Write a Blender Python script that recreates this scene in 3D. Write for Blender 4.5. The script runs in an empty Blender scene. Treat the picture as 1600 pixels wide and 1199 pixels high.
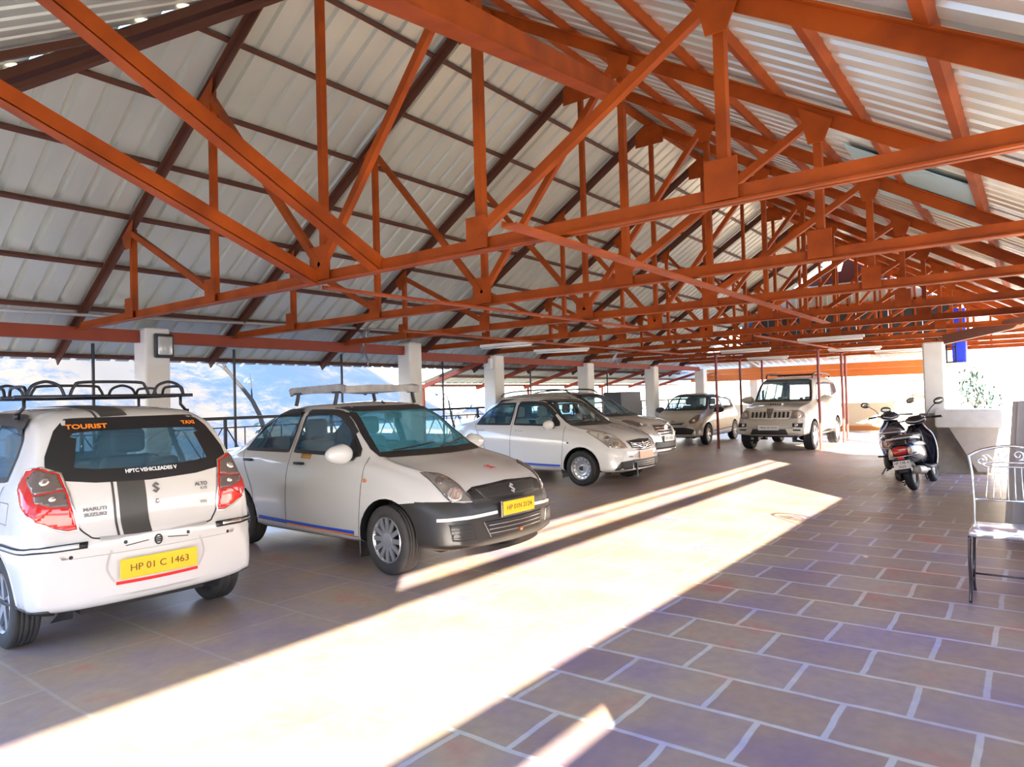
import bpy, bmesh, math, random
from mathutils import Vector, Matrix
from mathutils.bvhtree import BVHTree
random.seed(7)
SC = bpy.context.scene
COL = SC.collection
PI = math.pi

# ------------------------------------------------------------------ camera
cam_d = bpy.data.cameras.new('camera')
cam_d.sensor_width = 36.0
cam_d.lens = 1083.07 / 1600 * 36.0
cam_d.clip_end = 2000
cam = bpy.data.objects.new('camera', cam_d)
COL.objects.link(cam)
r_ = Vector((0.6032, -0.7971, -0.0274)).normalized()
f_ = Vector((0.7976, 0.6028, 0.0218)).normalized()
u_ = r_.cross(f_)
cam.matrix_world = Matrix(((r_.x, u_.x, -f_.x, 0), (r_.y, u_.y, -f_.y, 0), (r_.z, u_.z, -f_.z, 1.5), (0, 0, 0, 1)))
SC.camera = cam
# ------------------------------------------------------------------ colour management
SC.view_settings.view_transform = 'Standard'
SC.view_settings.look = 'None'
SC.view_settings.gamma = 1.0
SC.view_settings.use_curve_mapping = False
SC.view_settings.exposure = 2.0
# ------------------------------------------------------------------ sky
W = bpy.data.worlds.new('sky'); SC.world = W; W.use_nodes = True
wn, wl = W.node_tree.nodes, W.node_tree.links
wn.clear()
wo = wn.new('ShaderNodeOutputWorld'); bg = wn.new('ShaderNodeBackground')
tc = wn.new('ShaderNodeTexCoord'); sp = wn.new('ShaderNodeSeparateXYZ')
wl.new(tc.outputs['Generated'], sp.inputs[0])
ramp = wn.new('ShaderNodeValToRGB')
ramp.color_ramp.elements[0].position = 0.0; ramp.color_ramp.elements[0].color = (1.0, 0.93, 0.78, 1)
ramp.color_ramp.elements[1].position = 0.75; ramp.color_ramp.elements[1].color = (0.13, 0.33, 1.0, 1)
e = ramp.color_ramp.elements.new(0.18); e.color = (1.0, 0.95, 0.86, 1)
e = ramp.color_ramp.elements.new(0.32); e.color = (0.34, 0.58, 1.0, 1)
wl.new(sp.outputs['Z'], ramp.inputs[0])
wl.new(ramp.outputs[0], bg.inputs['Color'])
bg.inputs['Strength'].default_value = 2.1
wl.new(bg.outputs[0], wo.inputs[0])
# ------------------------------------------------------------------ sun
SUND = Vector((0.74, 0.67, -0.30)).normalized()
sd = bpy.data.lights.new('sun', 'SUN'); sd.energy = 15.0; sd.angle = math.radians(0.5); sd.color = (1.0, 0.90, 0.76)
so = bpy.data.objects.new('sun', sd); COL.objects.link(so)
so.rotation_euler = SUND.to_track_quat('-Z', 'Y').to_euler(); so.location = (-8, -8, 6)

# ------------------------------------------------------------------ materials
MATS = {}
def mat(name, col, rough=0.5, metal=0.0, coat=0.0, noise=None, bump=0.0, spec=0.5, emit=None, back=None):
    """noise = (scale, amount, colour2)"""
    if name in MATS: return MATS[name]
    m = bpy.data.materials.new(name); m.use_nodes = True
    n, l = m.node_tree.nodes, m.node_tree.links
    b = n['Principled BSDF']
    b.inputs['Base Color'].default_value = (*col, 1); b.inputs['Roughness'].default_value = rough
    b.inputs['Metallic'].default_value = metal; b.inputs['Coat Weight'].default_value = coat
    b.inputs['Specular IOR Level'].default_value = spec
    if coat: b.inputs['Coat Roughness'].default_value = 0.04
    if noise:
        t = n.new('ShaderNodeTexCoord'); no = n.new('ShaderNodeTexNoise'); no.inputs['Scale'].default_value = noise[0]
        no.inputs['Detail'].default_value = 6
        l.new(t.outputs['Object'], no.inputs['Vector'])
        mr = n.new('ShaderNodeMapRange'); mr.inputs[1].default_value = 0.35; mr.inputs[2].default_value = 0.7
        mr.inputs[3].default_value = 0; mr.inputs[4].default_value = noise[1]
        l.new(no.outputs['Fac'], mr.inputs[0])
        mx = n.new('ShaderNodeMix'); mx.data_type = 'RGBA'
        mx.inputs[6].default_value = (*col, 1); mx.inputs[7].default_value = (*noise[2], 1)
        l.new(mr.outputs[0], mx.inputs[0]); l.new(mx.outputs[2], b.inputs['Base Color'])
        if bump:
            bp = n.new('ShaderNodeBump'); bp.inputs['Strength'].default_value = bump; bp.inputs['Distance'].default_value = 0.01
            l.new(no.outputs['Fac'], bp.inputs['Height']); l.new(bp.outputs[0], b.inputs['Normal'])
    if emit:
        b.inputs['Emission Color'].default_value = (*emit[0], 1); b.inputs['Emission Strength'].default_value = emit[1]
    if back:
        g = n.new('ShaderNodeNewGeometry'); b2 = n.new('ShaderNodeBsdfDiffuse'); b2.inputs[0].default_value = (*back, 1)
        ms = n.new('ShaderNodeMixShader'); l.new(g.outputs['Backfacing'], ms.inputs[0])
        l.new(b.outputs[0], ms.inputs[1]); l.new(b2.outputs[0], ms.inputs[2])
        l.new(ms.outputs[0], n['Material Output'].inputs[0])
    MATS[name] = m
    return m
def glass_mat(name, tint, refl=0.12, haze=0.0, hazecol=(1, 1, 1)):
    m = bpy.data.materials.new(name); m.use_nodes = True
    n, l = m.node_tree.nodes, m.node_tree.links
    n.clear(); o = n.new('ShaderNodeOutputMaterial')
    t = n.new('ShaderNodeBsdfTransparent'); t.inputs[0].default_value = (*tint, 1)
    g = n.new('ShaderNodeBsdfGlossy'); g.inputs['Roughness'].default_value = 0.03; g.inputs[0].default_value = (.9, .95, 1, 1)
    lw = n.new('ShaderNodeLayerWeight'); lw.inputs[0].default_value = 0.25
    mr = n.new('ShaderNodeMapRange'); mr.inputs[3].default_value = refl * 0.6; mr.inputs[4].default_value = 0.75
    l.new(lw.outputs['Fresnel'], mr.inputs[0])
    m1 = n.new('ShaderNodeMixShader')
    l.new(mr.outputs[0], m1.inputs[0]); l.new(t.outputs[0], m1.inputs[1]); l.new(g.outputs[0], m1.inputs[2])
    if haze:
        d = n.new('ShaderNodeBsdfDiffuse'); d.inputs[0].default_value = (*hazecol, 1)
        m2 = n.new('ShaderNodeMixShader'); m2.inputs[0].default_value = haze
        l.new(m1.outputs[0], m2.inputs[1]); l.new(d.outputs[0], m2.inputs[2]); l.new(m2.outputs[0], o.inputs[0])
    else: l.new(m1.outputs[0], o.inputs[0])
    MATS[name] = m
    return m
M_STEEL = mat('red_oxide_steel', (0.40, 0.072, 0.006), 0.5, 0.0, noise=(3, 0.8, (0.20, 0.033, 0.004)), bump=0.1, spec=0.2)
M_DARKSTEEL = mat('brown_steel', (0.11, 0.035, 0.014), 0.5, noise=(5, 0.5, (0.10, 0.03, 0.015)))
M_BEAM = mat('eave_beam_paint', (0.30, 0.055, 0.022), 0.5, noise=(4, 0.4, (0.20, 0.035, 0.02)), spec=0.3)
M_POLE = mat('maroon_pole_paint', (0.22, 0.035, 0.025), 0.4)
M_BLACK = mat('black_iron', (0.012, 0.012, 0.018), 0.4)
M_COLUMN = mat('cream_plaster', (0.80, 0.76, 0.68), 0.7, noise=(5, 0.35, (0.66, 0.61, 0.52)), bump=0.05)
M_CONC = mat('rough_concrete', (0.42, 0.38, 0.31), 0.85, noise=(4, 0.8, (0.24, 0.21, 0.17)), bump=0.3)
M_SLAB = mat('pale_concrete_top', (0.80, 0.76, 0.66), 0.7, noise=(6, 0.4, (0.6, 0.55, 0.45)), bump=0.2)
M_ORANGE = mat('orange_skirting', (0.70, 0.28, 0.08), 0.6)
M_TYRE = mat('tyre_rubber', (0.022, 0.021, 0.022), 0.65)
M_TYREDUST = mat('dusty_tyre_rubber', (0.06, 0.055, 0.05), 0.75, noise=(8, 0.6, (0.03, 0.028, 0.026)))
M_ALLOY = mat('silver_wheel_paint', (0.55, 0.56, 0.58), 0.3, 0.75)
M_CHROME = mat('chrome', (0.85, 0.85, 0.86), 0.08, 1.0)
M_BADGE = mat('badge_silver', (0.62, 0.62, 0.62), 0.35, 0.3)
M_BADGED = mat('badge_dark_silver', (0.16, 0.15, 0.15), 0.35, 0.5)
M_RUBBER = mat('black_trim', (0.015, 0.015, 0.017), 0.4)
M_BLKPLASTIC = mat('black_plastic', (0.03, 0.03, 0.033), 0.45)
M_SEAT = mat('grey_seat_cloth', (0.10, 0.11, 0.13), 0.8)
M_SEATL = mat('pale_seat_cover', (0.42, 0.38, 0.32), 0.8)
M_SEATD = mat('dark_seat_cloth', (0.035, 0.04, 0.05), 0.8)
M_PAINT = mat('white_car_paint', (0.66, 0.64, 0.61), 0.22, coat=0.8, back=(0.12, 0.12, 0.13))
M_PAINT2 = mat('white_car_paint_clean', (0.70, 0.70, 0.70), 0.2, coat=0.8, back=(0.15, 0.15, 0.15))
M_SILVER = mat('silver_car_paint', (0.50, 0.49, 0.47), 0.28, 0.35, coat=0.8, back=(0.12, 0.12, 0.12))
M_BEIGE = mat('beige_car_paint', (0.58, 0.54, 0.46), 0.28, 0.2, coat=0.8, back=(0.12, 0.12, 0.12))
M_BUMPBLK = mat('unpainted_black_bumper', (0.026, 0.024, 0.022), 0.4, noise=(3, 0.5, (0.05, 0.042, 0.034)))
M_REDLAMP = mat('red_lamp_lens', (0.55, 0.012, 0.008), 0.12, coat=1.0)
M_SMOKE = mat('smoked_lamp_lens', (0.13, 0.10, 0.09), 0.1, coat=1.0)
M_LAMPBASE = mat('headlamp_reflector', (0.35, 0.33, 0.31), 0.15, 0.6, coat=1.0)
M_LAMPBR = mat('headlamp_bulb_bowl', (0.85, 0.84, 0.8), 0.08, 0.85, coat=1.0)
M_AMBER = mat('amber_lens', (0.75, 0.18, 0.03), 0.2, coat=1.0)
M_YELLOW = mat('yellow_plate', (0.90, 0.55, 0.02), 0.35)
M_WHITEP = mat('white_plate', (0.82, 0.82, 0.8), 0.4)
M_PINKP = mat('faded_pink_plate', (0.85, 0.42, 0.30), 0.4)
M_INK = mat('black_ink', (0.02, 0.02, 0.02), 0.5)
M_BROWNINK = mat('brown_ink', (0.16, 0.05, 0.01), 0.5)
M_RED = mat('red_tape', (0.75, 0.015, 0.01), 0.35)
M_ORLET = mat('orange_sticker', (0.9, 0.25, 0.02), 0.5)
M_WHLET = mat('white_sticker', (0.85, 0.85, 0.85), 0.5)
M_BLUE = mat('blue_tape', (0.02, 0.09, 0.62), 0.35)
M_BLUEPANEL = mat('blue_panel_paint', (0.03, 0.06, 0.75), 0.4)
M_DARKSTRIPE = mat('charcoal_stripe', (0.055, 0.052, 0.048), 0.4)
M_GALV = mat('galvanised_pipe', (0.42, 0.40, 0.36), 0.45, 0.3)
M_CLOTH = mat('grey_tarpaulin', (0.55, 0.52, 0.50), 0.7, noise=(3, 0.6, (0.38, 0.35, 0.34)))
M_GREY = mat('dark_grey_steel_tank', (0.06, 0.065, 0.08), 0.5)
M_TUBE = mat('lamp_tube_white', (0.85, 0.83, 0.76), 0.4)
M_SCOOT = mat('dark_scooter_paint', (0.018, 0.02, 0.045), 0.22, 0.2, coat=1.0)
M_SCOOTB = mat('blue_lit_scooter_paint', (0.035, 0.05, 0.17), 0.22, 0.2, coat=1.0)  # blue light on the black side panels put into the colour
M_SCOOTS = mat('silver_scooter_paint', (0.62, 0.63, 0.68), 0.25, 0.5, coat=1.0)
M_CARRIER = mat('wrapped_carrier_grey', (0.40, 0.385, 0.36), 0.3, 0.3, noise=(9, 0.8, (0.24, 0.22, 0.2)), bump=0.5)
M_GREEN = mat('pale_green_cloth', (0.35, 0.62, 0.35), 0.7)
M_LEAF = mat('pale_foliage', (0.04, 0.10, 0.08), 0.8, noise=(6, 0.7, (0.06, 0.12, 0.08)))
M_BARK = mat('grey_bark', (0.012, 0.012, 0.012), 0.9)
M_GLASS = glass_mat('clear_glass_blue_glow', (0.80, 0.97, 1.0), 0.08, 0.09, (0.2, 0.6, 0.95))  # blue haze paints the bright outside glow into the windows
M_GLASSD = glass_mat('tinted_glass', (0.55, 0.70, 0.76), 0.12)
M_GLASSL = glass_mat('windscreen_glass_glow', (0.74, 0.97, 1.0), 0.08, 0.27, (0.12, 0.62, 0.85))  # cyan haze stands in for the overexposed view through the screen
M_PLASTICSHEET = glass_mat('clear_plastic_film', (0.75, 0.75, 0.78), 0.3, 0.25, (0.6, 0.6, 0.62))

def roof_sheet_mat(name, c1, c2, rough, metal, trans=0.0):
    m = bpy.data.materials.new(name); m.use_nodes = True
    n, l = m.node_tree.nodes, m.node_tree.links
    b = n['Principled BSDF']; b.inputs['Roughness'].default_value = rough; b.inputs['Metallic'].default_value = metal
    t = n.new('ShaderNodeTexCoord'); mp = n.new('ShaderNodeMapping'); mp.inputs['Scale'].default_value = (0.9, 0.25, 0.25)
    no = n.new('ShaderNodeTexNoise'); no.inputs['Scale'].default_value = 2.2; no.inputs['Detail'].default_value = 5
    l.new(t.outputs['Object'], mp.inputs[0]); l.new(mp.outputs[0], no.inputs['Vector'])
    mx = n.new('ShaderNodeMix'); mx.data_type = 'RGBA'; mx.inputs[6].default_value = (*c1, 1); mx.inputs[7].default_value = (*c2, 1)
    l.new(no.outputs['Fac'], mx.inputs[0]); l.new(mx.outputs[2], b.inputs['Base Color'])
    if trans:
        tr = n.new('ShaderNodeBsdfTranslucent'); tr.inputs[0].default_value = (*c1, 1)
        ms = n.new('ShaderNodeMixShader'); ms.inputs[0].default_value = trans
        l.new(b.outputs[0], ms.inputs[1]); l.new(tr.outputs[0], ms.inputs[2]); l.new(ms.outputs[0], n['Material Output'].inputs[0])
    MATS[name] = m; return m
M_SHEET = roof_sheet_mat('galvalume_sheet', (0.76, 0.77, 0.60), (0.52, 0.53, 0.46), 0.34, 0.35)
M_SHEETR = roof_sheet_mat('galvalume_sheet_lit', (0.84, 0.87, 0.72), (0.64, 0.67, 0.56), 0.26, 0.45)  # lit copy of the sheet: right slope's bounced sunlight put into the colour
M_SHEETB = roof_sheet_mat('translucent_blue_sheet', (0.45, 0.66, 0.66), (0.40, 0.58, 0.6), 0.45, 0.0, 0.06)

def paving_mat():
    m = bpy.data.materials.new('stone_paving'); m.use_nodes = True
    n, l = m.node_tree.nodes, m.node_tree.links
    b = n['Principled BSDF']
    t = n.new('ShaderNodeTexCoord'); mp = n.new('ShaderNodeMapping')
    mp.inputs['Rotation'].default_value = (0, 0, PI / 2); mp.inputs['Location'].default_value = (0.50, 0.12, 0)
    l.new(t.outputs['Object'], mp.inputs[0])
    wob = n.new('ShaderNodeTexNoise'); wob.inputs['Scale'].default_value = 3.0
    l.new(mp.outputs[0], wob.inputs['Vector'])
    va = n.new('ShaderNodeVectorMath'); va.operation = 'MULTIPLY_ADD'
    va.inputs[1].default_value = (0.03, 0.03, 0); l.new(wob.outputs['Color'], va.inputs[0]); l.new(mp.outputs[0], va.inputs[2])
    def brick(w, h, mort, c1, c2, cm, off=0.5):
        br = n.new('ShaderNodeTexBrick'); l.new(va.outputs[0], br.inputs['Vector'])
        br.offset = off; br.inputs['Scale'].default_value = 1.0
        br.inputs['Brick Width'].default_value = w; br.inputs['Row Height'].default_value = h
        br.inputs['Mortar Size'].default_value = mort; br.inputs['Mortar Smooth'].default_value = 0.3
        br.inputs['Color1'].default_value = (*c1, 1); br.inputs['Color2'].default_value = (*c2, 1); br.inputs['Mortar'].default_value = (*cm, 1)
        return br
    b1 = brick(0.54, 0.415, 0.017, (0.33, 0.235, 0.20), (0.40, 0.315, 0.27), (0.54, 0.52, 0.52))
    b2 = brick(0.95, 0.80, 0.013, (0.39, 0.30, 0.25), (0.33, 0.25, 0.215), (0.44, 0.37, 0.33), 0.35)
    s = n.new('ShaderNodeSeparateXYZ'); l.new(t.outputs['Object'], s.inputs[0])
    mr = n.new('ShaderNodeMapRange'); mr.inputs[1].default_value = 2.25; mr.inputs[2].default_value = 2.35
    l.new(s.outputs['Y'], mr.inputs[0])
    mx = n.new('ShaderNodeMix'); mx.data_type = 'RGBA'
    l.new(mr.outputs[0], mx.inputs[0]); l.new(b1.outputs[0], mx.inputs[6]); l.new(b2.outputs[0], mx.inputs[7])
    # blotchy natural stone colour: rust, ochre and mauve patches
    n1 = n.new('ShaderNodeTexNoise'); n1.inputs['Scale'].default_value = 1.6; n1.inputs['Detail'].default_value = 4
    l.new(t.outputs['Object'], n1.inputs['Vector'])
    cr = n.new('ShaderNodeValToRGB'); els = cr.color_ramp.elements
    els[0].position = 0.30; els[0].color = (0.80, 0.78, 1.10, 1); els[1].position = 0.72; els[1].color = (1.32, 0.82, 0.68, 1)
    q = els.new(0.48); q.color = (1.0, 0.98, 0.95, 1); q = els.new(0.6); q.color = (1.12, 1.08, 0.84, 1)
    l.new(n1.outputs['Fac'], cr.inputs[0])
    mu = n.new('ShaderNodeMix'); mu.data_type = 'RGBA'; mu.blend_type = 'MULTIPLY'; mu.inputs[0].default_value = 1.0
    l.new(mx.outputs[2], mu.inputs[6]); l.new(cr.outputs[0], mu.inputs[7])
    n2 = n.new('ShaderNodeTexNoise'); n2.inputs['Scale'].default_value = 14; n2.inputs['Detail'].default_value = 8
    l.new(t.outputs['Object'], n2.inputs['Vector'])
    mr2 = n.new('ShaderNodeMapRange'); mr2.inputs[3].default_value = 0.82; mr2.inputs[4].default_value = 1.18
    l.new(n2.outputs['Fac'], mr2.inputs[0])
    mu2 = n.new('ShaderNodeMix'); mu2.data_type = 'RGBA'; mu2.blend_type = 'MULTIPLY'; mu2.inputs[0].default_value = 1.0
    l.new(mu.outputs[2], mu2.inputs[6]); l.new(mr2.outputs[0], mu2.inputs[7])
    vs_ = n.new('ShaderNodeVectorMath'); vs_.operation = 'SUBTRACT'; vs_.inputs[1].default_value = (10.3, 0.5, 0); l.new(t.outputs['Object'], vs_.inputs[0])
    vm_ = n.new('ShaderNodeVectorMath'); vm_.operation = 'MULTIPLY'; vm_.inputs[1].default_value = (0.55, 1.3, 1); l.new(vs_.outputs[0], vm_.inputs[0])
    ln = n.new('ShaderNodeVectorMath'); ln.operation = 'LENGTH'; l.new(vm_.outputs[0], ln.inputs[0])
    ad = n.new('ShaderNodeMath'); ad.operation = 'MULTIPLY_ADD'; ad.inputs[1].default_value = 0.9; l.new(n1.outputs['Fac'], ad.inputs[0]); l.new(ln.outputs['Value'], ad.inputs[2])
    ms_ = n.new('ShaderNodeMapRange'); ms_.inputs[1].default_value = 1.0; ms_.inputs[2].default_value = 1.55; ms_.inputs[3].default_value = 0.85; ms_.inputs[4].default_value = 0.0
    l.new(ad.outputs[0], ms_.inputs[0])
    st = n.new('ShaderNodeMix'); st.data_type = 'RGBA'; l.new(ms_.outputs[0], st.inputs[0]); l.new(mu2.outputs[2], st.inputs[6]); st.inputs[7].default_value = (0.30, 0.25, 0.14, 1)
    l.new(st.outputs[2], b.inputs['Base Color'])
    rr = n.new('ShaderNodeMapRange'); rr.inputs[3].default_value = 0.30; rr.inputs[4].default_value = 0.55
    l.new(n1.outputs['Fac'], rr.inputs[0]); l.new(rr.outputs[0], b.inputs['Roughness'])
    bp = n.new('ShaderNodeBump'); bp.inputs['Strength'].default_value = 0.25; bp.inputs['Distance'].default_value = 0.01
    l.new(n2.outputs['Fac'], bp.inputs['Height']); l.new(bp.outputs[0], b.inputs['Normal'])
    return m
M_FLOOR = paving_mat()

def hill_mat():
    m = bpy.data.materials.new('scrub_hillside'); m.use_nodes = True
    n, l = m.node_tree.nodes, m.node_tree.links
    b = n['Principled BSDF']; b.inputs['Roughness'].default_value = 0.95
    t = n.new('ShaderNodeTexCoord')
    a = n.new('ShaderNodeTexNoise'); a.inputs['Scale'].default_value = 0.05; a.inputs['Detail'].default_value = 3
    c = n.new('ShaderNodeTexNoise'); c.inputs['Scale'].default_value = 0.35; c.inputs['Detail'].default_value = 8; c.inputs['Roughness'].default_value = 0.75
    l.new(t.outputs['Object'], a.inputs['Vector']); l.new(t.outputs['Object'], c.inputs['Vector'])
    ad = n.new('ShaderNodeMath'); ad.operation = 'ADD'; l.new(a.outputs['Fac'], ad.inputs[0]); l.new(c.outputs['Fac'], ad.inputs[1])
    cr = n.new('ShaderNodeValToRGB'); els = cr.color_ramp.elements
    els[0].position = 0.86 / 2; els[0].color = (0.006, 0.022, 0.045, 1); els[1].position = 1.12 / 2; els[1].color = (0.058, 0.050, 0.032, 1)
    q = els.new(0.49); q.color = (0.013, 0.027, 0.042, 1)
    hf = n.new('ShaderNodeMath'); hf.operation = 'MULTIPLY'; hf.inputs[1].default_value = 0.5
    l.new(ad.outputs[0], hf.inputs[0]); l.new(hf.outputs[0], cr.inputs[0]); l.new(cr.outputs[0], b.inputs['Base Color'])
    return m
M_HILL = hill_mat()

# ------------------------------------------------------------------ helpers
def link(o, parent=None):
    COL.objects.link(o)
    if parent is not None: o.parent = parent
    return o
def obj(name, bm, m, parent=None, smooth=False):
    me = bpy.data.meshes.new(name)
    bm.normal_update()
    if smooth:
        for f in bm.faces: f.smooth = True
    bm.to_mesh(me); bm.free()
    for mm in (m if isinstance(m, (list, tuple)) else [m]): me.materials.append(mm)
    return link(bpy.data.objects.new(name, me), parent)
def tag(o, label, cat, group=None, kind=None):
    if label: o['label'] = label
    if cat: o['category'] = cat
    if group: o['group'] = group
    if kind: o['kind'] = kind
    return o
def empty(name, loc, rz=0, label=None, cat=None, group=None):
    o = bpy.data.objects.new(name, None); o.empty_display_size = 0.2
    COL.objects.link(o); o.location = loc; o.rotation_euler = (0, 0, rz)
    return tag(o, label, cat, group)
def struct(name, bm, m, smooth=False):
    o = obj(name, bm, m, None, smooth); o['kind'] = 'structure'; return o
def copy_tree(o, parent=None):
    c = o.copy(); COL.objects.link(c)
    if parent is not None:
        c.parent = parent; c.matrix_parent_inverse = o.matrix_parent_inverse.copy()
    for ch in [x for x in COL.objects if x.parent is o]: copy_tree(ch, c)
    return c
def bx(bm, x0, x1, y0, y1, z0, z1, mi=0):
    vs = [bm.verts.new((x, y, z)) for x in (x0, x1) for y in (y0, y1) for z in (z0, z1)]
    F = [(0, 1, 3, 2), (4, 6, 7, 5), (0, 4, 5, 1), (2, 3, 7, 6), (0, 2, 6, 4), (1, 5, 7, 3)]
    for f in F:
        fc = bm.faces.new([vs[i] for i in f]); fc.material_index = mi
def rbox(x0, x1, y0, y1, z0, z1, r=0.01, seg=2):
    bm = bmesh.new(); bx(bm, x0, x1, y0, y1, z0, z1)
    bmesh.ops.bevel(bm, geom=list(bm.edges), offset=r, segments=seg, affect='EDGES', profile=0.5)
    return bm
def bar(bm, a, b, w, h, up=Vector((0, 0, 1)), off=(0, 0), mi=0):
    """rectangular bar from a to b, w across, h along 'up'; off shifts the section"""
    a, b = Vector(a), Vector(b); d = (b - a).normalized()
    s = d.cross(up)
    if s.length < 1e-4: s = d.cross(Vector((1, 0, 0)))
    s.normalize(); v = s.cross(d).normalized()
    P = []
    for p in (a, b):
        for sx, sy in ((-1, -1), (1, -1), (1, 1), (-1, 1)):
            P.append(bm.verts.new(p + s * (off[0] + sx * w / 2) + v * (off[1] + sy * h / 2)))
    for f in ((0, 1, 2, 3), (7, 6, 5, 4), (0, 4, 5, 1), (1, 5, 6, 2), (2, 6, 7, 3), (3, 7, 4, 0)):
        fc = bm.faces.new([P[i] for i in f]); fc.material_index = mi
def tee(bm, a, b, size, th, up=Vector((0, 0, 1)), flip=1):
    """back-to-back angle section: vertical web and a flange"""
    bar(bm, a, b, th, size, up)
    bar(bm, a, b, size * 0.9, th, up, off=(0, -flip * (size / 2 - th / 2)))
def tube(bm, pts, r, n=8, closed=False):
    pts = [Vector(p) for p in pts]; rings = []
    N = len(pts); prev = None
    for i, p in enumerate(pts):
        if closed: d = (pts[(i + 1) % N] - pts[i - 1])
        else: d = pts[min(i + 1, N - 1)] - pts[max(i - 1, 0)]
        d.normalize()
        if prev is None:
            s = d.cross(Vector((0, 0, 1)))
            if s.length < 1e-3: s = d.cross(Vector((1, 0, 0)))
        else: s = prev - d * prev.dot(d)
        s.normalize(); prev = s; t = d.cross(s)
        rr = r[i] if isinstance(r, (list, tuple)) else r
        rings.append([bm.verts.new(p + (s * math.cos(k * 2 * PI / n) + t * math.sin(k * 2 * PI / n)) * rr) for k in range(n)])
    for i in range(N if closed else N - 1):
        A, B = rings[i], rings[(i + 1) % N]
        for k in range(n): bm.faces.new((A[k], A[(k + 1) % n], B[(k + 1) % n], B[k]))
    if not closed: bm.faces.new(rings[0][::-1]); bm.faces.new(rings[-1])
def lathe(bm, prof, center, axis='Y', n=32, sgn=1, mi=0):
    """prof = [(radius, offset along axis)]"""
    rings = []
    for r, o in prof:
        ring = []
        for k in range(n):
            a = 2 * PI * k / n; c, s = math.cos(a) * r, math.sin(a) * r
            v = {'Y': (c, o * sgn, s), 'X': (o * sgn, c, s), 'Z': (c, s, o * sgn)}[axis]
            ring.append(bm.verts.new(Vector(center) + Vector(v)))
        rings.append(ring)
    for A, B in zip(rings, rings[1:]):
        for k in range(n):
            f = bm.faces.new((A[k], A[(k + 1) % n], B[(k + 1) % n], B[k])); f.material_index = mi
    return rings
def smoothpath(pts, n=6, closed=False):
    P = [Vector(p) for p in pts]; out = []
    N = len(P)
    for i in range(N if closed else N - 1):
        p0 = P[i - 1] if (i > 0 or closed) else P[0]; p1 = P[i]; p2 = P[(i + 1) % N]
        p3 = P[(i + 2) % N] if closed else P[min(i + 2, N - 1)]
        for k in range(n):
            t = k / n
            out.append(0.5 * ((2 * p1) + (-p0 + p2) * t + (2 * p0 - 5 * p1 + 4 * p2 - p3) * t * t + (-p0 + 3 * p1 - 3 * p2 + p3) * t ** 3))
    if not closed: out.append(P[-1])
    return out
def blob(bm, c, r, sx=1, sy=1, sz=1, sub=3, jit=0.0):
    ret = bmesh.ops.create_icosphere(bm, subdivisions=sub, radius=r)
    for v in ret['verts']:
        k = 1 + random.uniform(-jit, jit)
        v.co = Vector((v.co.x * sx * k, v.co.y * sy * k, v.co.z * sz * k)) + Vector(c)
def text(name, s, size, m, parent, loc, rot, extrude=0.0008, sx=1.0, bold=0.0):
    c = bpy.data.curves.new(name, 'FONT'); c.body = s; c.size = size; c.extrude = extrude; c.align_x = 'CENTER'; c.align_y = 'CENTER'
    c.offset = bold
    tmp = bpy.data.objects.new(name, c); me = bpy.data.meshes.new_from_object(tmp); bpy.data.objects.remove(tmp); bpy.data.curves.remove(c)
    me.materials.clear(); me.materials.append(m)
    o = link(bpy.data.objects.new(name, me), parent); o.location = loc; o.rotation_euler = rot; o.scale = (sx, 1, 1)
    return o

exec_parts = []
# =================================================================== BUILDING
BR, ZR = 4.86, 5.99          # ridge position and sheet height
SL, SR = 0.642, 0.606        # slopes of left and right roof
TA = [3.78 + 2.183 * i for i in range(10)]
PN = 1.757
def zl(b): return ZR - SL * (b - BR)
def zr(b): return ZR - SR * (BR - b)
A_END = 24.6
EAVE_L, EAVE_R = 10.75, -0.42

# floor
bm = bmesh.new(); bx(bm, -7, 30, -1.2, 10.75, -0.25, 0.0)
struct('floor', bm, M_FLOOR)

# --- roof sheets: real trapezoid corrugation
def corrugated(name, path, dirv, length, pitch, m, nrm, clip=None, rib=0.038, ribw=0.05):
    """ribs run along path[0]->path[1]; repeated along dirv"""
    bm = bmesh.new(); a, b = Vector(path[0]), Vector(path[1]); n = int(length / pitch); pr = []
    for i in range(n + 1):
        t = i * pitch
        pr += [(t, 0), (t + pitch - ribw * 1.6, 0), (t + pitch - ribw * 1.2, rib), (t + pitch - ribw * 0.4, rib)]
    row = [(bm.verts.new(a + dirv * t + nrm * h), bm.verts.new(b + dirv * t + nrm * h)) for t, h in pr if t <= length]
    for p, q in zip(row, row[1:]): bm.faces.new((p[0], q[0], q[1], p[1]))
    if clip:
        for co, no in clip:
            g = list(bm.verts) + list(bm.edges) + list(bm.faces)
            bmesh.ops.bisect_plane(bm, geom=g, plane_co=co, plane_no=no, clear_outer=True)
    return bm
X = Vector((1, 0, 0))
nl = Vector((0, SL, 1)).normalized(); nr = Vector((0, -SR, 1)).normalized()
HIPA = 4.6; HS = 0.6; kL = HS / SL; kR = HS / SR
hipL = (Vector((HIPA, BR, ZR)), Vector((-1, -1 / kL, 0)).normalized())       # keeps the side beyond the hip line
hipR = (Vector((HIPA, BR, ZR)), Vector((-1, 1 / kR, 0)).normalized())
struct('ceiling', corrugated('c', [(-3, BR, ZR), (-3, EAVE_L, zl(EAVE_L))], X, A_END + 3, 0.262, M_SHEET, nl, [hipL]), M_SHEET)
bmR = corrugated('c', [(-3, BR, ZR), (-3, EAVE_R, zr(EAVE_R))], X, A_END + 3, 0.215, M_SHEETR, nr, [hipR])
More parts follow.
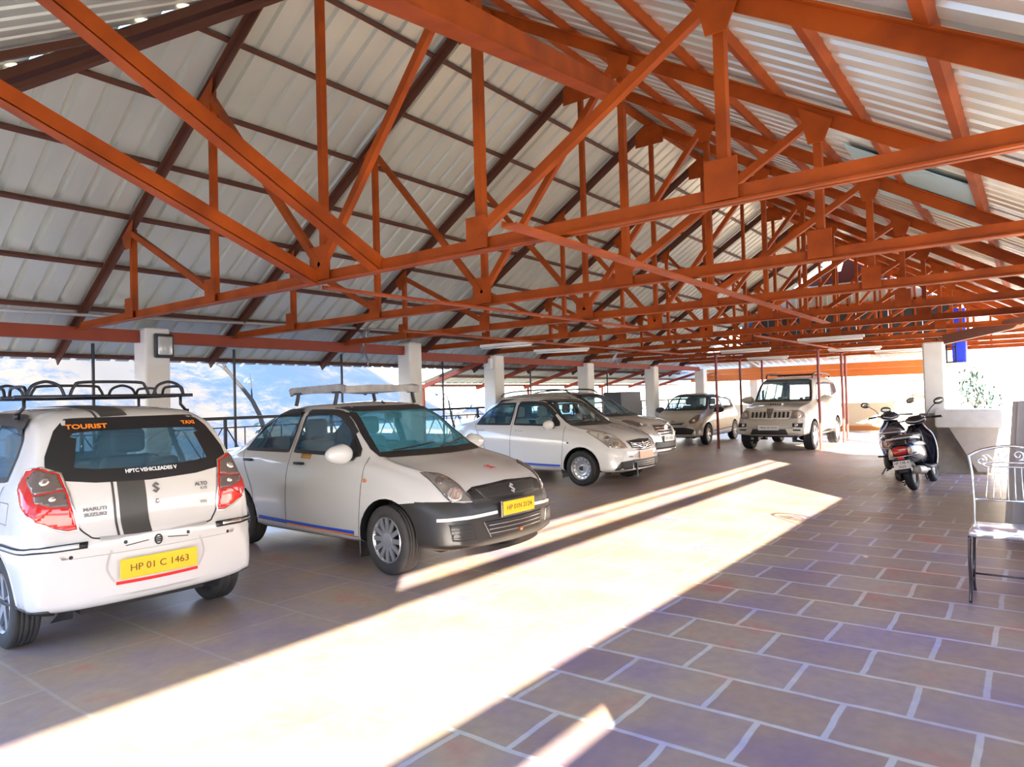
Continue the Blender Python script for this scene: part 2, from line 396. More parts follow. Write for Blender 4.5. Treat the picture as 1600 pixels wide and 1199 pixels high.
# leave the opening where the translucent sheet sits
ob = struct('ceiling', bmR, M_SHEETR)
bm = corrugated('c', [(HIPA - HS * 0, -1.5, ZR - 0.0), (HIPA - 5.95, -1.5, ZR - 5.95 * HS)], Vector((0, 1, 0)), 13, 0.25, M_SHEET,
                Vector((-HS, 0, 1)).normalized(),
                [(hipL[0], -hipL[1]), (hipR[0], -hipR[1]), (Vector((0, -0.44, 0)), Vector((0, -1, 0)))])
struct('ceiling', bm, M_SHEETR)
# translucent sheet fixed just under the right slope
bm = bmesh.new()
P = [Vector((7.2, 0.36, zr(0.36) - 0.05)), Vector((9.3, 0.36, zr(0.36) - 0.05)), Vector((9.3, 1.40, zr(1.40) - 0.05)), Vector((7.2, 1.40, zr(1.40) - 0.05))]
v1 = [bm.verts.new(p) for p in P]; v2 = [bm.verts.new(p + nr * 0.012) for p in P]
bm.faces.new(v1[::-1]); bm.faces.new(v2)
for i in range(4): bm.faces.new((v1[i], v1[(i + 1) % 4], v2[(i + 1) % 4], v2[i]))
tag(obj('roof_light_sheet', bm, M_SHEETB), 'smooth pale blue-green roof light sheet in the right roof slope', 'roof panel')

# extension of the left roof beyond the third column
EXT0, EXTB = 12.1, 12.05
struct('ceiling', corrugated('c', [(EXT0, EAVE_L - 0.25, zl(EAVE_L - 0.25) - 0.04), (EXT0, EXTB, 1.93)], X, 27.5 - EXT0, 0.262, M_SHEET, nl), M_SHEET)

# --- roof trusses
def ztop(b):  # rafter centre line
    return (zl(b) if b > BR else zr(b)) - 0.13
CH = 2.59
ORD = ['first and nearest', 'second', 'third', 'fourth', 'fifth', 'sixth', 'seventh', 'eighth', 'ninth', 'tenth and farthest']
def truss(i, a):
    t = empty('roof_truss', (a, BR, CH), 0, 'red-orange painted steel roof truss, %s from the camera' % ORD[i], 'roof truss', 'steel roof trusses')
    def part(name, fn, m=M_STEEL):
        bm = bmesh.new(); fn(bm)
        bmesh.ops.translate(bm, verts=bm.verts, vec=(-a, -BR, -CH))
        return obj(name, bm, m, t)
    part('bottom_chord', lambda bm: tee(bm, (a, -0.45, CH), (a, 10.16, CH), 0.10, 0.012))
    if i == 0:
        dl, dr = (HIPA - a) * kL, (HIPA - a) * kR
        zt = ztop(BR + dl) - 0.03
        part('rafter', lambda bm: tee(bm, (a, 10.60, ztop(10.60)), (a, BR + dl, zt), 0.12, 0.014, flip=-1), M_DARKSTEEL)  # left rafter: brown steel, darkened partly to stand for shade
        part('rafter', lambda bm: tee(bm, (a, -0.42, ztop(-0.42)), (a, BR - dr, zt), 0.12, 0.014, flip=-1))
        part('top_chord', lambda bm: tee(bm, (a, BR - dr, zt), (a, BR + dl, zt), 0.10, 0.012, flip=-1))
    else:
        part('rafter', lambda bm: tee(bm, (a, 10.60, ztop(10.60)), (a, BR, ztop(BR)), 0.12, 0.014, flip=-1), M_DARKSTEEL)  # left rafter's darker steel has some of the shade in its colour
        part('rafter', lambda bm: tee(bm, (a, -0.42, ztop(-0.42)), (a, BR, ztop(BR)), 0.12, 0.014, flip=-1))
    lim = lambda b: min(ztop(b), ztop(BR + (HIPA - a) * kL) - 0.03) if i == 0 else ztop(b)
    for j in (-2, -1, 0, 1, 2):
        b = BR + j * PN
        if i == 9 and False: continue
        part('vertical_strut', lambda bm: bar(bm, (a + 0.02, b, CH), (a + 0.02, b, lim(b)), 0.062, 0.062, Vector((1, 0, 0))))
    for j in (-2, -1, 1, 2):
        b = BR + j * PN; b2 = BR + (abs(j) - 1) * PN * (1 if j > 0 else -1)
        part('diagonal_strut', lambda bm: bar(bm, (a - 0.02, b, lim(b) - 0.03), (a - 0.02, b2, CH + 0.08), 0.055, 0.065))
    for j in (-2, -1, 0, 1, 2):
        b = BR + j * PN; g = 0.11 if abs(j) else 0.15
        part('gusset_plate', lambda bm: bx(bm, a - 0.045, a - 0.035, b - g * 0.85, b + g * 0.85, CH - 0.03, CH + 0.2 + (0.06 if j == 0 else 0)))
        if abs(j) == 2 or (abs(j) == 1):
            def gp(bm, b=b, j=j):
                z = lim(b); k = 0.13
                vs = [bm.verts.new((a - 0.05, b + dy, z + dz)) for dy, dz in ((-k, 0.0 + (SR * k if j > 0 else -SR * k)), (k, (-SL * k if j > 0 else SR * k)), (0.06, -0.24), (-0.06, -0.24))]
                vb = [bm.verts.new(v.co + Vector((0.012, 0, 0))) for v in vs]
                bm.faces.new(vs); bm.faces.new(vb[::-1])
                for q in range(4): bm.faces.new((vs[q], vb[q], vb[(q + 1) % 4], vs[(q + 1) % 4]))
            part('gusset_plate', gp)
    if i:
        def house(bm):
            z = ztop(BR) + 0.06
            pr = [(-0.24, z - 0.38), (0.24, z - 0.38), (0.24, z - 0.16), (0, z), (-0.24, z - 0.16)]
            vs = [bm.verts.new((a - 0.05, BR + y, zz)) for y, zz in pr]; vb = [bm.verts.new(v.co + Vector((0.012, 0, 0))) for v in vs]
            bm.faces.new(vs); bm.faces.new(vb[::-1])
            for q in range(5): bm.faces.new((vs[q], vb[q], vb[(q + 1) % 5], vs[(q + 1) % 5]))
        part('ridge_plate', house)
    return t
for i, a in enumerate(TA): truss(i, a)

# --- purlins
def purlin(b, side):
    z = (zl(b) if side > 0 else zr(b)) - 0.035
    d = (b - BR) / (kL if side > 0 else -kR)
    a0 = HIPA - abs(b - BR) / (kL if side > 0 else kR)
    bm = bmesh.new()
    w = 0.045 if side > 0 else 0.07
    bar(bm, (a0, b, z), (A_END - 0.1, b, z), w, w, nl if side > 0 else nr)
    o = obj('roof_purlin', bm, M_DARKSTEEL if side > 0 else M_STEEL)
    return o
LB = [5.5, 6.2, 6.92, 7.62, 8.33, 9.05, 9.75, 10.62]
UP = ['uppermost', 'second from the ridge', 'third from the ridge', 'fourth from the ridge', 'fourth from the eave', 'third from the eave', 'second from the eave', 'lowest, at the eave']
for b, w in zip(LB, UP): tag(purlin(b, 1), 'thin dark steel purlin under the left roof slope, %s' % w, 'purlin', 'purlins under the left roof slope')
RB = [4.3, 3.65, 3.0, 2.33, 1.66, 1.01, 0.35, -0.3]
for b, w in zip(RB, UP): tag(purlin(b, -1), 'orange steel purlin under the bright right roof slope, %s' % w, 'purlin', 'purlins under the right roof slope')
bm = bmesh.new()
for t, h in ((-0.16, 0), (0.16, 0)): pass
vs = []
for a in (HIPA - 0.1, A_END):
    vs.append([bm.verts.new((a, BR + y, ZR + z)) for y, z in ((-0.3, -0.15), (0, 0.05), (0.3, -0.16))])
for k in range(2): bm.faces.new((vs[0][k], vs[0][k + 1], vs[1][k + 1], vs[1][k]))
struct('trim_1', bm, M_SHEET)
# ridge purlin
bm = bmesh.new(); bar(bm, (HIPA, BR, ZR - 0.09), (A_END, BR, ZR - 0.09), 0.09, 0.08)
tag(obj('ridge_beam', bm, M_STEEL), 'red-orange steel ridge beam running along the peak of the roof', 'beam')
# hip rafters
def hiprafter(side):
    k = kL if side > 0 else kR
    bm = bmesh.new(); p = lambda d, dz=0: Vector((HIPA - d, BR + side * d * k, ZR - HS * d + dz))
    bar(bm, p(0.15, -0.09), p(5.05, -0.09), 0.10, 0.09)
    bar(bm, p(0.3, -0.22) , p(5.0, -0.22), 0.07, 0.05)
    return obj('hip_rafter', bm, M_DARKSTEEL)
tag(hiprafter(1), 'dark steel hip rafter crossing the upper left corner under the roof', 'rafter')
tag(hiprafter(-1), 'steel hip rafter on the right side of the near roof end', 'rafter')
for q, (b, w) in enumerate(((7.6, 'nearest the left wall'), (6.4, 'beside the hip rafter'))):
    bm = bmesh.new(); d = (b - BR) / kL
    p0 = Vector((HIPA - d - 0.05, b, ZR - HS * (d + 0.05) - 0.08)); p1 = Vector((-1.4, b, ZR - HS * 6.0 - 0.08))
    bar(bm, p0, p1, 0.06, 0.06)
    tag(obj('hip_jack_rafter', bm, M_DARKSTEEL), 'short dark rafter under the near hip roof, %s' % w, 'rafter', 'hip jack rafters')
# long sloping jack members that pass overhead
def member(name, a, b, w, h, m, label, cat='brace'):
    bm = bmesh.new(); bar(bm, a, b, w, 0.014, off=(0, -h / 2)); bar(bm, a, b, 0.014, h, off=(-w / 2 + 0.007, 0))
    return tag(obj(name, bm, m), label, cat)
member('overhead_brace', (3.78, 4.17, 2.60), (1.32, 4.17, 3.835), 0.10, 0.11, M_STEEL, 'bright orange steel brace sloping from the top left edge down to the nearest truss')
member('overhead_brace', (3.78, 4.95, 2.58), (0.98, 4.95, 3.629), 0.10, 0.11, M_STEEL, 'lower of two orange braces sloping from the left edge to the nearest truss')
member('overhead_brace', (5.735, 3.009, 4.30), (1.33, 1.93, 3.04), 0.13, 0.13, M_STEEL, 'thick orange brace overhead, sloping down from the top centre toward the second truss')
member('tie_runner', (3.2, 2.41, 2.525), (11.2, 2.49, 2.525), 0.11, 0.03, M_STEEL, 'long flat orange tie bar lying across the truss bottom chords near the middle', 'tie bar')
member('tie_runner', (3.85, 4.93, 2.525), (9.4, 4.75, 2.525), 0.09, 0.03, M_STEEL, 'flat orange tie bar across the bottom chords above the second white sedan', 'tie bar')
member('tie_runner', (12.6, 4.0, 2.525), (18.9, 3.9, 2.525), 0.09, 0.03, M_STEEL, 'pale orange tie bar across the far truss bottom chords', 'tie bar')
member('tie_runner', (7.0, 7.2, 2.525), (16.9, 7.2, 2.525), 0.08, 0.03, M_STEEL, 'orange tie bar across the truss bottom chords near the left columns', 'tie bar')

# --- columns (left row) and eave beams between them
CA = [4.72, 9.75, 12.42, 16.48, 20.58, 24.7]
CW = ['with a round wall lamp, nearest on the left', 'directly behind the roof carrier of the first sedan', 'behind the boot of the second white sedan',
      'above the roof of the grey crossover', 'behind the dark tank and the crossover', 'farthest in the left row']
CT = [2.62, 2.66, 2.5, 2.42, 2.42, 2.42]
for k, a in enumerate(CA):
    bm = rbox(a - 0.175, a + 0.175, 9.72, 10.07, 0, CT[k], 0.035, 3)
    tag(obj('square_column', bm, M_COLUMN), 'square cream plastered column %s' % CW[k], 'column', 'columns of the left side')
def ibeam(bm, a, b, h=0.17, w=0.10, t=0.014):
    bar(bm, a, b, t, h); bar(bm, a, b, w, t, off=(0, h / 2)); bar(bm, a, b, w, t, off=(0, -h / 2))
BS = [(-3.0, CA[0] - 0.18)] + [(CA[k] + 0.18, CA[k + 1] - 0.18) for k in range(5)]
BL = ['left of the first column', 'between the first and second columns', 'between the second and third columns', 'between the third and fourth columns',
      'between the fourth and fifth columns', 'between the last two columns']
for k, (a0, a1) in enumerate(BS):
    bm = bmesh.new(); z = 2.50 if k < 2 else 2.40
    bar(bm, (a0, 9.9, z), (a1, 9.9, z), 0.09, 0.17 if k < 3 else 0.15)
    tag(obj('eave_beam', bm, M_BEAM), 'rust red eave beam on the left side, %s' % BL[k], 'beam', 'eave beams of the left side')
# tall thin posts behind the railing
for k, a in enumerate([1.6, 4.14, 6.25, 8.43, 11.2, 14.5, 18.5]):
    bm = bmesh.new(); top = 2.42 if a < 12 else 2.22
    tube(bm, [(a, 10.36, 0), (a, 10.36, top)], 0.022, 8)
    lab = ['behind the blue side window of the hatchback', 'rising behind the roof rack of the hatchback', 'between the hatchback and the first sedan', 'behind the carrier of the first sedan',
           'between the second and third columns', 'behind the second sedan', 'near the far left columns'][k]
    tag(obj('eave_post', bm, M_BLACK), 'thin black steel post holding the eave, %s' % lab, 'post', 'thin posts along the left railing')
# eave trim of lower roof
bm = bmesh.new(); bar(bm, (EXT0, EXTB - 0.06, 1.88), (27.4, EXTB - 0.06, 1.88), 0.05, 0.06)
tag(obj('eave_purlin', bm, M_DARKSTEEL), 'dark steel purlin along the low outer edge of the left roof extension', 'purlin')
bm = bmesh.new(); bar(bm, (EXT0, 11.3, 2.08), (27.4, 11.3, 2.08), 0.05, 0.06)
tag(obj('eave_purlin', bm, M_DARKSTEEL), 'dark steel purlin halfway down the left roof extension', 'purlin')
for k in range(7):
    a = EXT0 + 0.05 + 2.183 * k
    bm = bmesh.new(); bar(bm, (a, 9.95, 2.37), (a, EXTB - 0.02, 1.81), 0.07, 0.09)
    tag(obj('extension_rafter', bm, M_BEAM), 'rust red rafter of the low left roof extension, %s' % ['first beyond the third column', 'second from the near end', 'third from the near end', 'middle one of seven', 'third from the far end', 'second from the far end', 'last at the far end'][k], 'rafter', 'rafters of the left roof extension')
for k in range(4):
    a = EXT0 + 0.1 + 4.366 * k
    bm = bmesh.new(); bar(bm, (a, EXTB - 0.12, -0.4), (a, EXTB - 0.12, 1.84), 0.05, 0.05, Vector((1, 0, 0)))
    tag(obj('extension_post', bm, M_BEAM), 'thin brown post under the outer edge of the left roof extension, %s' % ['nearest the camera', 'second from the camera', 'third from the camera', 'farthest away'][k], 'post', 'posts of the left roof extension')

# --- railing along the left edge: panels with crossed bars
def rail_panel(a0, a1):
    t = empty('railing_panel', (a0, 10.3, 0))
    bm = bmesh.new(); bar(bm, (a0, 10.3, 1.31), (a1, 10.3, 1.31), 0.05, 0.05); bmesh.ops.translate(bm, verts=bm.verts, vec=(-a0, -10.3, 0)); obj('top_rail', bm, M_BLACK, t)
    bm = bmesh.new(); bar(bm, (a0, 10.3, 0.12), (a1, 10.3, 0.12), 0.03, 0.03); bar(bm, (a0, 10.3, 1.16), (a1, 10.3, 1.16), 0.02, 0.02)
    bmesh.ops.translate(bm, verts=bm.verts, vec=(-a0, -10.3, 0)); obj('lower_rail', bm, M_BLACK, t)
    bm = bmesh.new()
    n = 3; w = (a1 - a0) / n
    for i in range(n):
        p = a0 + i * w
        bar(bm, (p + 0.02, 10.3, 0.12), (p + w - 0.02, 10.3, 1.16), 0.016, 0.016); bar(bm, (p + 0.02, 10.3, 1.16), (p + w - 0.02, 10.3, 0.12), 0.016, 0.016)
        bar(bm, (p + w * 0.5, 10.3, 0.12), (p + w * 0.5, 10.3, 1.16), 0.014, 0.014, Vector((1, 0, 0)))
    bmesh.ops.translate(bm, verts=bm.verts, vec=(-a0, -10.3, 0)); obj('crossed_bars', bm, M_BLACK, t)
    for a in (a0,):
        bm = bmesh.new(); bar(bm, (0, 0, 0), (0, 0, 1.33), 0.04, 0.04, Vector((1, 0, 0))); obj('post', bm, M_BLACK, t)
    return t
RPL = ['farthest to the left, behind the hatchback', 'seen through the hatchback windows', 'behind the hatchback and its roof rack', 'between the hatchback and the first sedan',
       'behind the first sedan', 'seen through the first sedan', 'between the two white sedans', 'left of the second sedan boot', 'behind the second sedan', 'behind the crossover', 'near the fifth column', 'at the far end']
e0 = -0.2
for k in range(12):
    t = rail_panel(e0, e0 + 2.05)
    tag(t, 'black iron railing panel with crossed bars, %s' % RPL[k], 'railing', 'railing panels along the left edge')
    e0 += 2.08

# --- pipe along the left side with torn plastic hanging from it
bm = bmesh.new(); tube(bm, [(1.5, 9.6, 2.68), (4.35, 9.6, 2.72), (8.2, 9.6, 2.83), (12.5, 9.6, 2.86), (13.4, 9.55, 2.85)], 0.022, 8)
tag(obj('service_pipe', bm, M_GALV, None, True), 'thin grey pipe running under the left roof slope above the columns', 'pipe')
def hanging(a, b, ztop_, zlo, w, label, seed):
    random.seed(seed); bm = bmesh.new(); n = 10
    for s in range(3):
        rows = []
        for i in range(n + 1):
            t = i / n; z = ztop_ + (zlo - ztop_) * t * (0.75 + 0.12 * s); ww = w * (1 - 0.75 * t) * (0.7 + 0.3 * math.cos(3 * t + s))
            ox = (s - 1) * w * 0.3 + 0.03 * math.sin(5 * t + s); oy = 0.03 * math.cos(6 * t + 2 * s)
            rows.append([bm.verts.new((a + ox + ww * u, b + oy + 0.02 * math.sin(8 * u + t * 9), z)) for u in (-0.5, -0.2, 0.15, 0.5)])
        for A, B in zip(rows, rows[1:]):
            for k in range(3): bm.faces.new((A[k], A[k + 1], B[k + 1], B[k]))
    bmesh.ops.solidify(bm, geom=list(bm.faces), thickness=0.003)
    return tag(obj('torn_plastic_film', bm, M_PLASTICSHEET, None, True), label, 'plastic film')
hanging(8.33, 9.6, 2.84, 2.15, 0.16, 'torn strip of clear plastic hanging from the grey pipe above the first sedan', 3)
hanging(14.5, 7.9, 2.56, 2.2, 0.3, 'crumpled plastic hanging from a truss in front of the far columns', 5)
# tube lamps fixed to the truss chords far away
TL = [(10.4, 7.9, 2.50, 0.0, 'long white tube lamp under the truss above the second sedan'),
      (12.6, 8.1, 2.5, 0.3, 'white tube lamp hung from the truss above the crossover'),
      (14.75, 3.2, 2.5, 0, 'white tube lamp under the trusses in front of the tall car'),
      (16.9, 5.6, 2.5, 0, 'white tube lamp under the far trusses left of the tall car'),
      (19.1, 3.6, 2.5, 0, 'white tube lamp under the far trusses above the tall car'),
      (21.3, 6.4, 2.5, 0, 'white tube lamp under the far trusses above the small beige car'),
      (21.3, 2.9, 2.5, 0, 'white tube lamp under the far trusses right of the tall car'),
      (23.5, 4.6, 2.5, 0, 'white tube lamp in the last bay behind the tall car')]
for a, b, z, rz, lab in TL:
    t = empty('tube_lamp', (a - 0.1, b, z), rz, lab, 'lamp', 'tube lamps under the trusses')
    bm = bmesh.new(); bx(bm, -0.03, 0.03, -0.61, 0.61, 0.0, 0.05); obj('housing', bm, M_TUBE, t)
    bm = bmesh.new(); tube(bm, [(0, -0.58, -0.025), (0, 0.58, -0.025)], 0.018, 8); obj('tube', bm, M_TUBE, t, True)
# wall lamp on first column (round glass in a dark square frame)
t = empty('bulkhead_lamp', (4.79, 9.72, 2.37), PI / 2, 'square dark framed lamp with a pale glass on the nearest left column', 'lamp')
bm = rbox(-0.055, 0, -0.135, 0.135, -0.17, 0.17, 0.02, 2); obj('frame', bm, M_BLKPLASTIC, t)
bm = rbox(-0.085, -0.04, -0.10, 0.10, -0.13, 0.13, 0.02, 3); obj('lens', bm, mat('frosted_lamp_glass', (0.5, 0.5, 0.46), 0.25, 0.1, coat=1.0), t, True)
t = empty('bulkhead_lamp', (12.24, 9.85, 2.30), 0, 'small pale lamp on the third left column behind the second sedan', 'lamp')
bm = rbox(-0.09, 0, -0.08, 0.08, -0.13, 0.13, 0.02, 2); obj('housing', bm, M_TUBE, t)

# --- maroon props under the far trusses
PO = [(18.31, 6.90, 'in front of the small beige car'), (21.13, 7.21, 'right of the small beige car'), (22.6, 7.0, 'between the beige car and the tall car, farthest of three'),
      (18.61, 4.37, 'in front of the front wing of the tall car'), (21.2, 4.36, 'beside the rear wheel of the tall car'), (22.92, 4.61, 'farthest to the right, beyond the tall car')]
for a, b, w in PO:
    bm = bmesh.new(); tube(bm, [(a, b, 0), (a, b, 2.54)], 0.036, 10); bx(bm, a - 0.08, a + 0.08, b - 0.08, b + 0.08, 2.52, 2.535)
    tag(obj('steel_prop', bm, M_POLE), 'slender maroon steel prop %s' % w, 'post', 'maroon props under the far trusses')

# --- far end of the hall
bm = bmesh.new(); bx(bm, 28.0, 28.2, -1.0, 10.7, 0, 0.92); bx(bm, 27.96, 28.24, -1.0, 10.7, 0.92, 1.0)
struct('wall_far', bm, mat('cream_wall_paint', (0.82, 0.74, 0.58), 0.7))
bm = bmesh.new(); bx(bm, 27.95, 28.0, -1.0, 10.7, 0, 0.16)
struct('baseboard_far', bm, M_ORANGE)
for b, w in ((2.65, 'right of the tall car, nearer of the far pair'), (9.0, 'at the far left corner'), (2.0, 'far right, beside its twin')):
    bm = rbox(27.9, 28.2, b - 0.16, b + 0.16, 0, 2.45, 0.03); tag(obj('square_column', bm, M_COLUMN), 'pale square column on the far parapet, %s' % w, 'column', 'columns at the far end')
bm = bmesh.new(); bx(bm, 27.6, 27.68, 2.6, 11.5, 1.97, 2.24); bx(bm, 27.5, 27.58, 2.6, 11.0, 2.24, 2.46)
tag(obj('fascia_beam', bm, mat('bright_orange_paint', (0.62, 0.17, 0.03), 0.5)), 'broad bright orange fascia beam across the far end behind the cars', 'beam')
# low roof at the far end and gable infill
bm = bmesh.new()
pg = [(2.6, 5.0), (7.0, 5.0), (7.0, zl(7.0) - .12), (5.4, zl(5.4) - .22), (5.2, 5.4), (5.0, 5.4), (BR, ZR - .12), (2.6, zr(2.6) - .12)]
v1 = [bm.verts.new((A_END + 0.12, y, z)) for y, z in pg]; v2 = [bm.verts.new((A_END + 0.15, y, z)) for y, z in pg]
bm.faces.new(v1); bm.faces.new(v2[::-1])
for q in range(len(pg)): bm.faces.new((v1[q], v2[q], v2[(q + 1) % len(pg)], v1[(q + 1) % len(pg)]))
struct('wall_gable_top', bm, mat('dark_red_board', (0.10, 0.018, 0.008), 0.6))
bm = corrugated('c', [(A_END + 0.1, -1, 5.0), (A_END + 0.1, -1, 4.25)], Vector((0, 1, 0)), 12.2, 0.25, M_SHEET, Vector((-1, 0, 0)),
                [(Vector((0, BR, ZR)), nl), (Vector((0, BR, ZR)), nr)])
struct('wall_gable', bm, M_SHEET)
bm = bmesh.new()
for k in range(7):
    b0 = 1.8 + k * 0.93
    bx(bm, A_END + 0.05, A_END + 0.09, b0, b0 + 0.92, 2.80, 4.2)
struct('wall_far_panel', bm, mat('dark_grey_panels', (0.035, 0.035, 0.035), 0.6))
bm = bmesh.new(); bar(bm, (A_END, -0.3, 4.25), (A_END, 10, 4.25), 0.06, 0.08); bar(bm, (A_END, -0.3, 2.9), (A_END, 10, 2.9), 0.06, 0.08)
for k in range(9): bar(bm, (A_END, 1.0 + k * 0.95, 2.6), (A_END, 1.0 + k * 0.95, 4.9), 0.06, 0.06, Vector((1, 0, 0)))
tag(obj('gable_frame', bm, M_STEEL), 'red steel framework carrying the dark panels at the far gable', 'frame')
bm = corrugated('c', [(A_END + 0.3, -1, 3.0), (28.6, -1, 2.35)], Vector((0, 1, 0)), 13, 0.25, M_SHEET, Vector((0.2, 0, 1)).normalized())
struct('ceiling', bm, M_SHEET)

# --- right side: unseen wall added to mask the sun into floor stripes, and the part in view
BW = -0.46
bm = bmesh.new()
bx(bm, -7, 0.54, BW - 0.12, BW, 0, 0.80); bx(bm, 0.54, 7.46, BW - 0.12, BW, 0, 0.68)
bx(bm, -7, 7.46, BW - 0.12, BW, 1.03, 1.19)
bx(bm, -7, -2.0, BW - 0.12, BW, 0.80, 1.03); bx(bm, 0.54, 4.70, BW - 0.12, BW, 0.68, 1.03); bx(bm, 5.40, 7.46, BW - 0.12, BW, 0.68, 1.03)
bx(bm, -2.0, 0.54, BW - 0.12, BW, 0.80, 0.92)
for a0, a1, z0, z1 in ((4.70, 4.88, .83, .90), (4.88, 5.06, .77, .85), (5.06, 5.24, .72, .79), (5.24, 5.40, .68, .74)):  # stepped slot shaped so the sun reaches the chair seat
    bx(bm, a0, a1, BW - 0.05, BW, z1, 1.03); bx(bm, a0, a1, BW - 0.05, BW, 0.66, z0)
bx(bm, -9, -1.3, BW - 0.10, BW, 1.925, 5.2); bx(bm, -9, -7, BW - 0.10, BW, 0, 1.925)  # tall part added to keep the sun off the hatchback
bx(bm, -1.3, 0.6, BW - 0.10, BW, 2.215, 2.54)
bx(bm, -1.3, 9.8, BW - 0.08, BW, 1.925, 2.046)
bx(bm, -1.3, 9.8, BW - 0.03, BW - 0.01, 2.215, 2.24)
bx(bm, -1.3, 12.8, BW - 0.10, BW, 2.378, 2.84)
bx(bm, 7.46, 12.8, BW - 0.12, BW, 0, 1.97)
bx(bm, 9.8, 12.8, BW - 0.12, BW, 1.90, 2.5)
struct('sun_mask_wall_right', bm, M_COLUMN)
bm = bmesh.new(); bx(bm, -7.2, -7.0, -0.6, 10.6, 0, 2.3)
struct('wall_back', bm, M_COLUMN)
# concrete basin block on the right with a projecting slab
bm = bmesh.new()
bx(bm, 13.95, 14.74, -0.02, 1.42, 0.80, 1.10)
bmesh.ops.bevel(bm, geom=list(bm.edges), offset=0.02, segments=2, affect='EDGES')
t = empty('concrete_basin', (14.1, 0.8, 0), 0, 'rough grey concrete basin with a pale projecting top slab behind the scooters', 'basin')
bmesh.ops.translate(bm, verts=bm.verts, vec=(-14.1, -0.8, 0)); obj('top_slab', bm, M_SLAB, t)
bm = bmesh.new()
bx(bm, 14.22, 14.74, -0.2, 1.42, 0, 0.80)
bmesh.ops.translate(bm, verts=bm.verts, vec=(-14.1, -0.8, 0)); obj('body', bm, M_CONC, t)
bm = bmesh.new()
tp = [(14.0, 1.28), (14.0, 0.30)]; bt = [(14.18, 0.95), (14.18, 0.55)]
vf = [bm.verts.new(p) for p in ((14.0, 1.22, 0.80), (14.0, 0.12, 0.80), (14.16, 0.32, 0.04), (14.16, 0.84, 0.04))]
vb = [bm.verts.new(p) for p in ((14.3, 1.22, 0.80), (14.3, 0.12, 0.80), (14.3, 0.32, 0.04), (14.3, 0.84, 0.04))]
bm.faces.new(vf); bm.faces.new(vb[::-1])
for q in range(4): bm.faces.new((vf[q], vb[q], vb[(q + 1) % 4], vf[(q + 1) % 4]))
bmesh.ops.translate(bm, verts=bm.verts, vec=(-14.1, -0.8, 0)); obj('trough', bm, mat('light_concrete', (0.55, 0.50, 0.42), 0.85, noise=(4, 0.6, (0.42, 0.37, 0.3)), bump=0.2), t)
bm = bmesh.new(); bx(bm, 14.75, 15.0, -1.0, 1.75, 0, 1.02)
struct('wall_planter', bm, M_CONC)
bm = rbox(14.78, 15.1, 1.32, 1.66, 0, 2.33, 0.03); tag(obj('square_column', bm, M_COLUMN), 'bright cream square column behind the scooters on the right', 'column')
bm = rbox(19.0, 19.3, 1.45, 1.80, 0, 2.0, 0.03); tag(obj('square_column', bm, M_COLUMN), 'shorter cream pillar under the small ledge beside the blue panel', 'column')
bm = bmesh.new(); bx(bm, 18.85, 19.4, 1.12, 1.85, 2.0, 2.05); tag(obj('concrete_ledge', bm, M_SLAB), 'thin pale ledge on top of the short cream pillar', 'ledge')
bm = bmesh.new(); bar(bm, (14.9, 1.32, 2.36), (14.5, -1.4, 2.86), 0.16, 0.17)
tag(obj('sloping_beam', bm, M_DARKSTEEL), 'dark brown beam rising to the right from the cream column', 'beam')
bm = rbox(19.4, 19.75, 1.28, 1.56, 2.05, 3.35, 0.02); tag(obj('blue_cabinet', bm, M_BLUEPANEL), 'tall blue metal panel standing behind the right hand column', 'cabinet')
t = empty('window_frame_stack', (19.0, 1.64, 2.067), 0, 'black metal window frame leaning beside the blue panel', 'frame')
bm = bmesh.new()
for z in (0, 0.35, 0.66): bar(bm, (0, -0.18, z), (0, 0.18, z), 0.03, 0.03)
for y in (-0.18, 0, 0.18): bar(bm, (0, y, 0), (0, y, 0.66), 0.03, 0.03, Vector((1, 0, 0)))
obj('bars', bm, M_BLACK, t)
# pinkish thing on the parapet
bm = rbox(24.6, 25.4, 2.4, 3.1, 1.1, 1.32, 0.05, 3)
t = empty('stacked_tank', (25, 2.75, 0), 0, 'pale pink covered tank beside the far right columns', 'tank')
bmesh.ops.translate(bm, verts=bm.verts, vec=(-25, -2.75, 0)); obj('lid', bm, mat('pale_pink_lid', (0.75, 0.45, 0.42), 0.5), t)
bm = rbox(24.5, 25.5, 1.9, 3.6, 0, 1.12, 0.05, 2); bmesh.ops.translate(bm, verts=bm.verts, vec=(-25, -2.75, 0)); obj('body', bm, mat('cream_tank', (0.8, 0.66, 0.5), 0.6), t)
# folded tarpaulin standing against the right side
bm = bmesh.new(); n = 120; ring0 = []; ring1 = []
for i in range(n):
    t_ = 2 * PI * i / n; rr = 0.13 + 0.035 * math.sin(9 * t_) + 0.018 * math.sin(17 * t_)
    ring0.append(bm.verts.new((8.85 + rr * math.cos(t_) * 1.1, 0.08 + rr * math.sin(t_) * 1.3, 0.0)))
    ring1.append(bm.verts.new((8.95 + 0.8 * rr * math.cos(t_), 0.02 + 1.0 * rr * math.sin(t_), 1.33)))
for i in range(n): bm.faces.new((ring0[i], ring0[(i + 1) % n], ring1[(i + 1) % n], ring1[i]))
bm.faces.new(ring1); bm.faces.new(ring0[::-1])
tag(obj('folded_tarpaulin', bm, M_CLOTH), 'tall folded grey tarpaulin standing upright behind the metal chair', 'tarpaulin')
bm = rbox(7.9, 8.0, -0.05, 0.09, 0.78, 0.93, 0.03, 3); 
for v in bm.verts: v.co.z += 0.03 * math.sin(v.co.y * 30)
bx(bm, 7.94, 7.96, 0.05, 0.075, 0.0, 0.8)
tag(obj('green_cloth_peg', bm, M_GREEN), 'pale green cloth on a thin stake at the right edge', 'cloth')
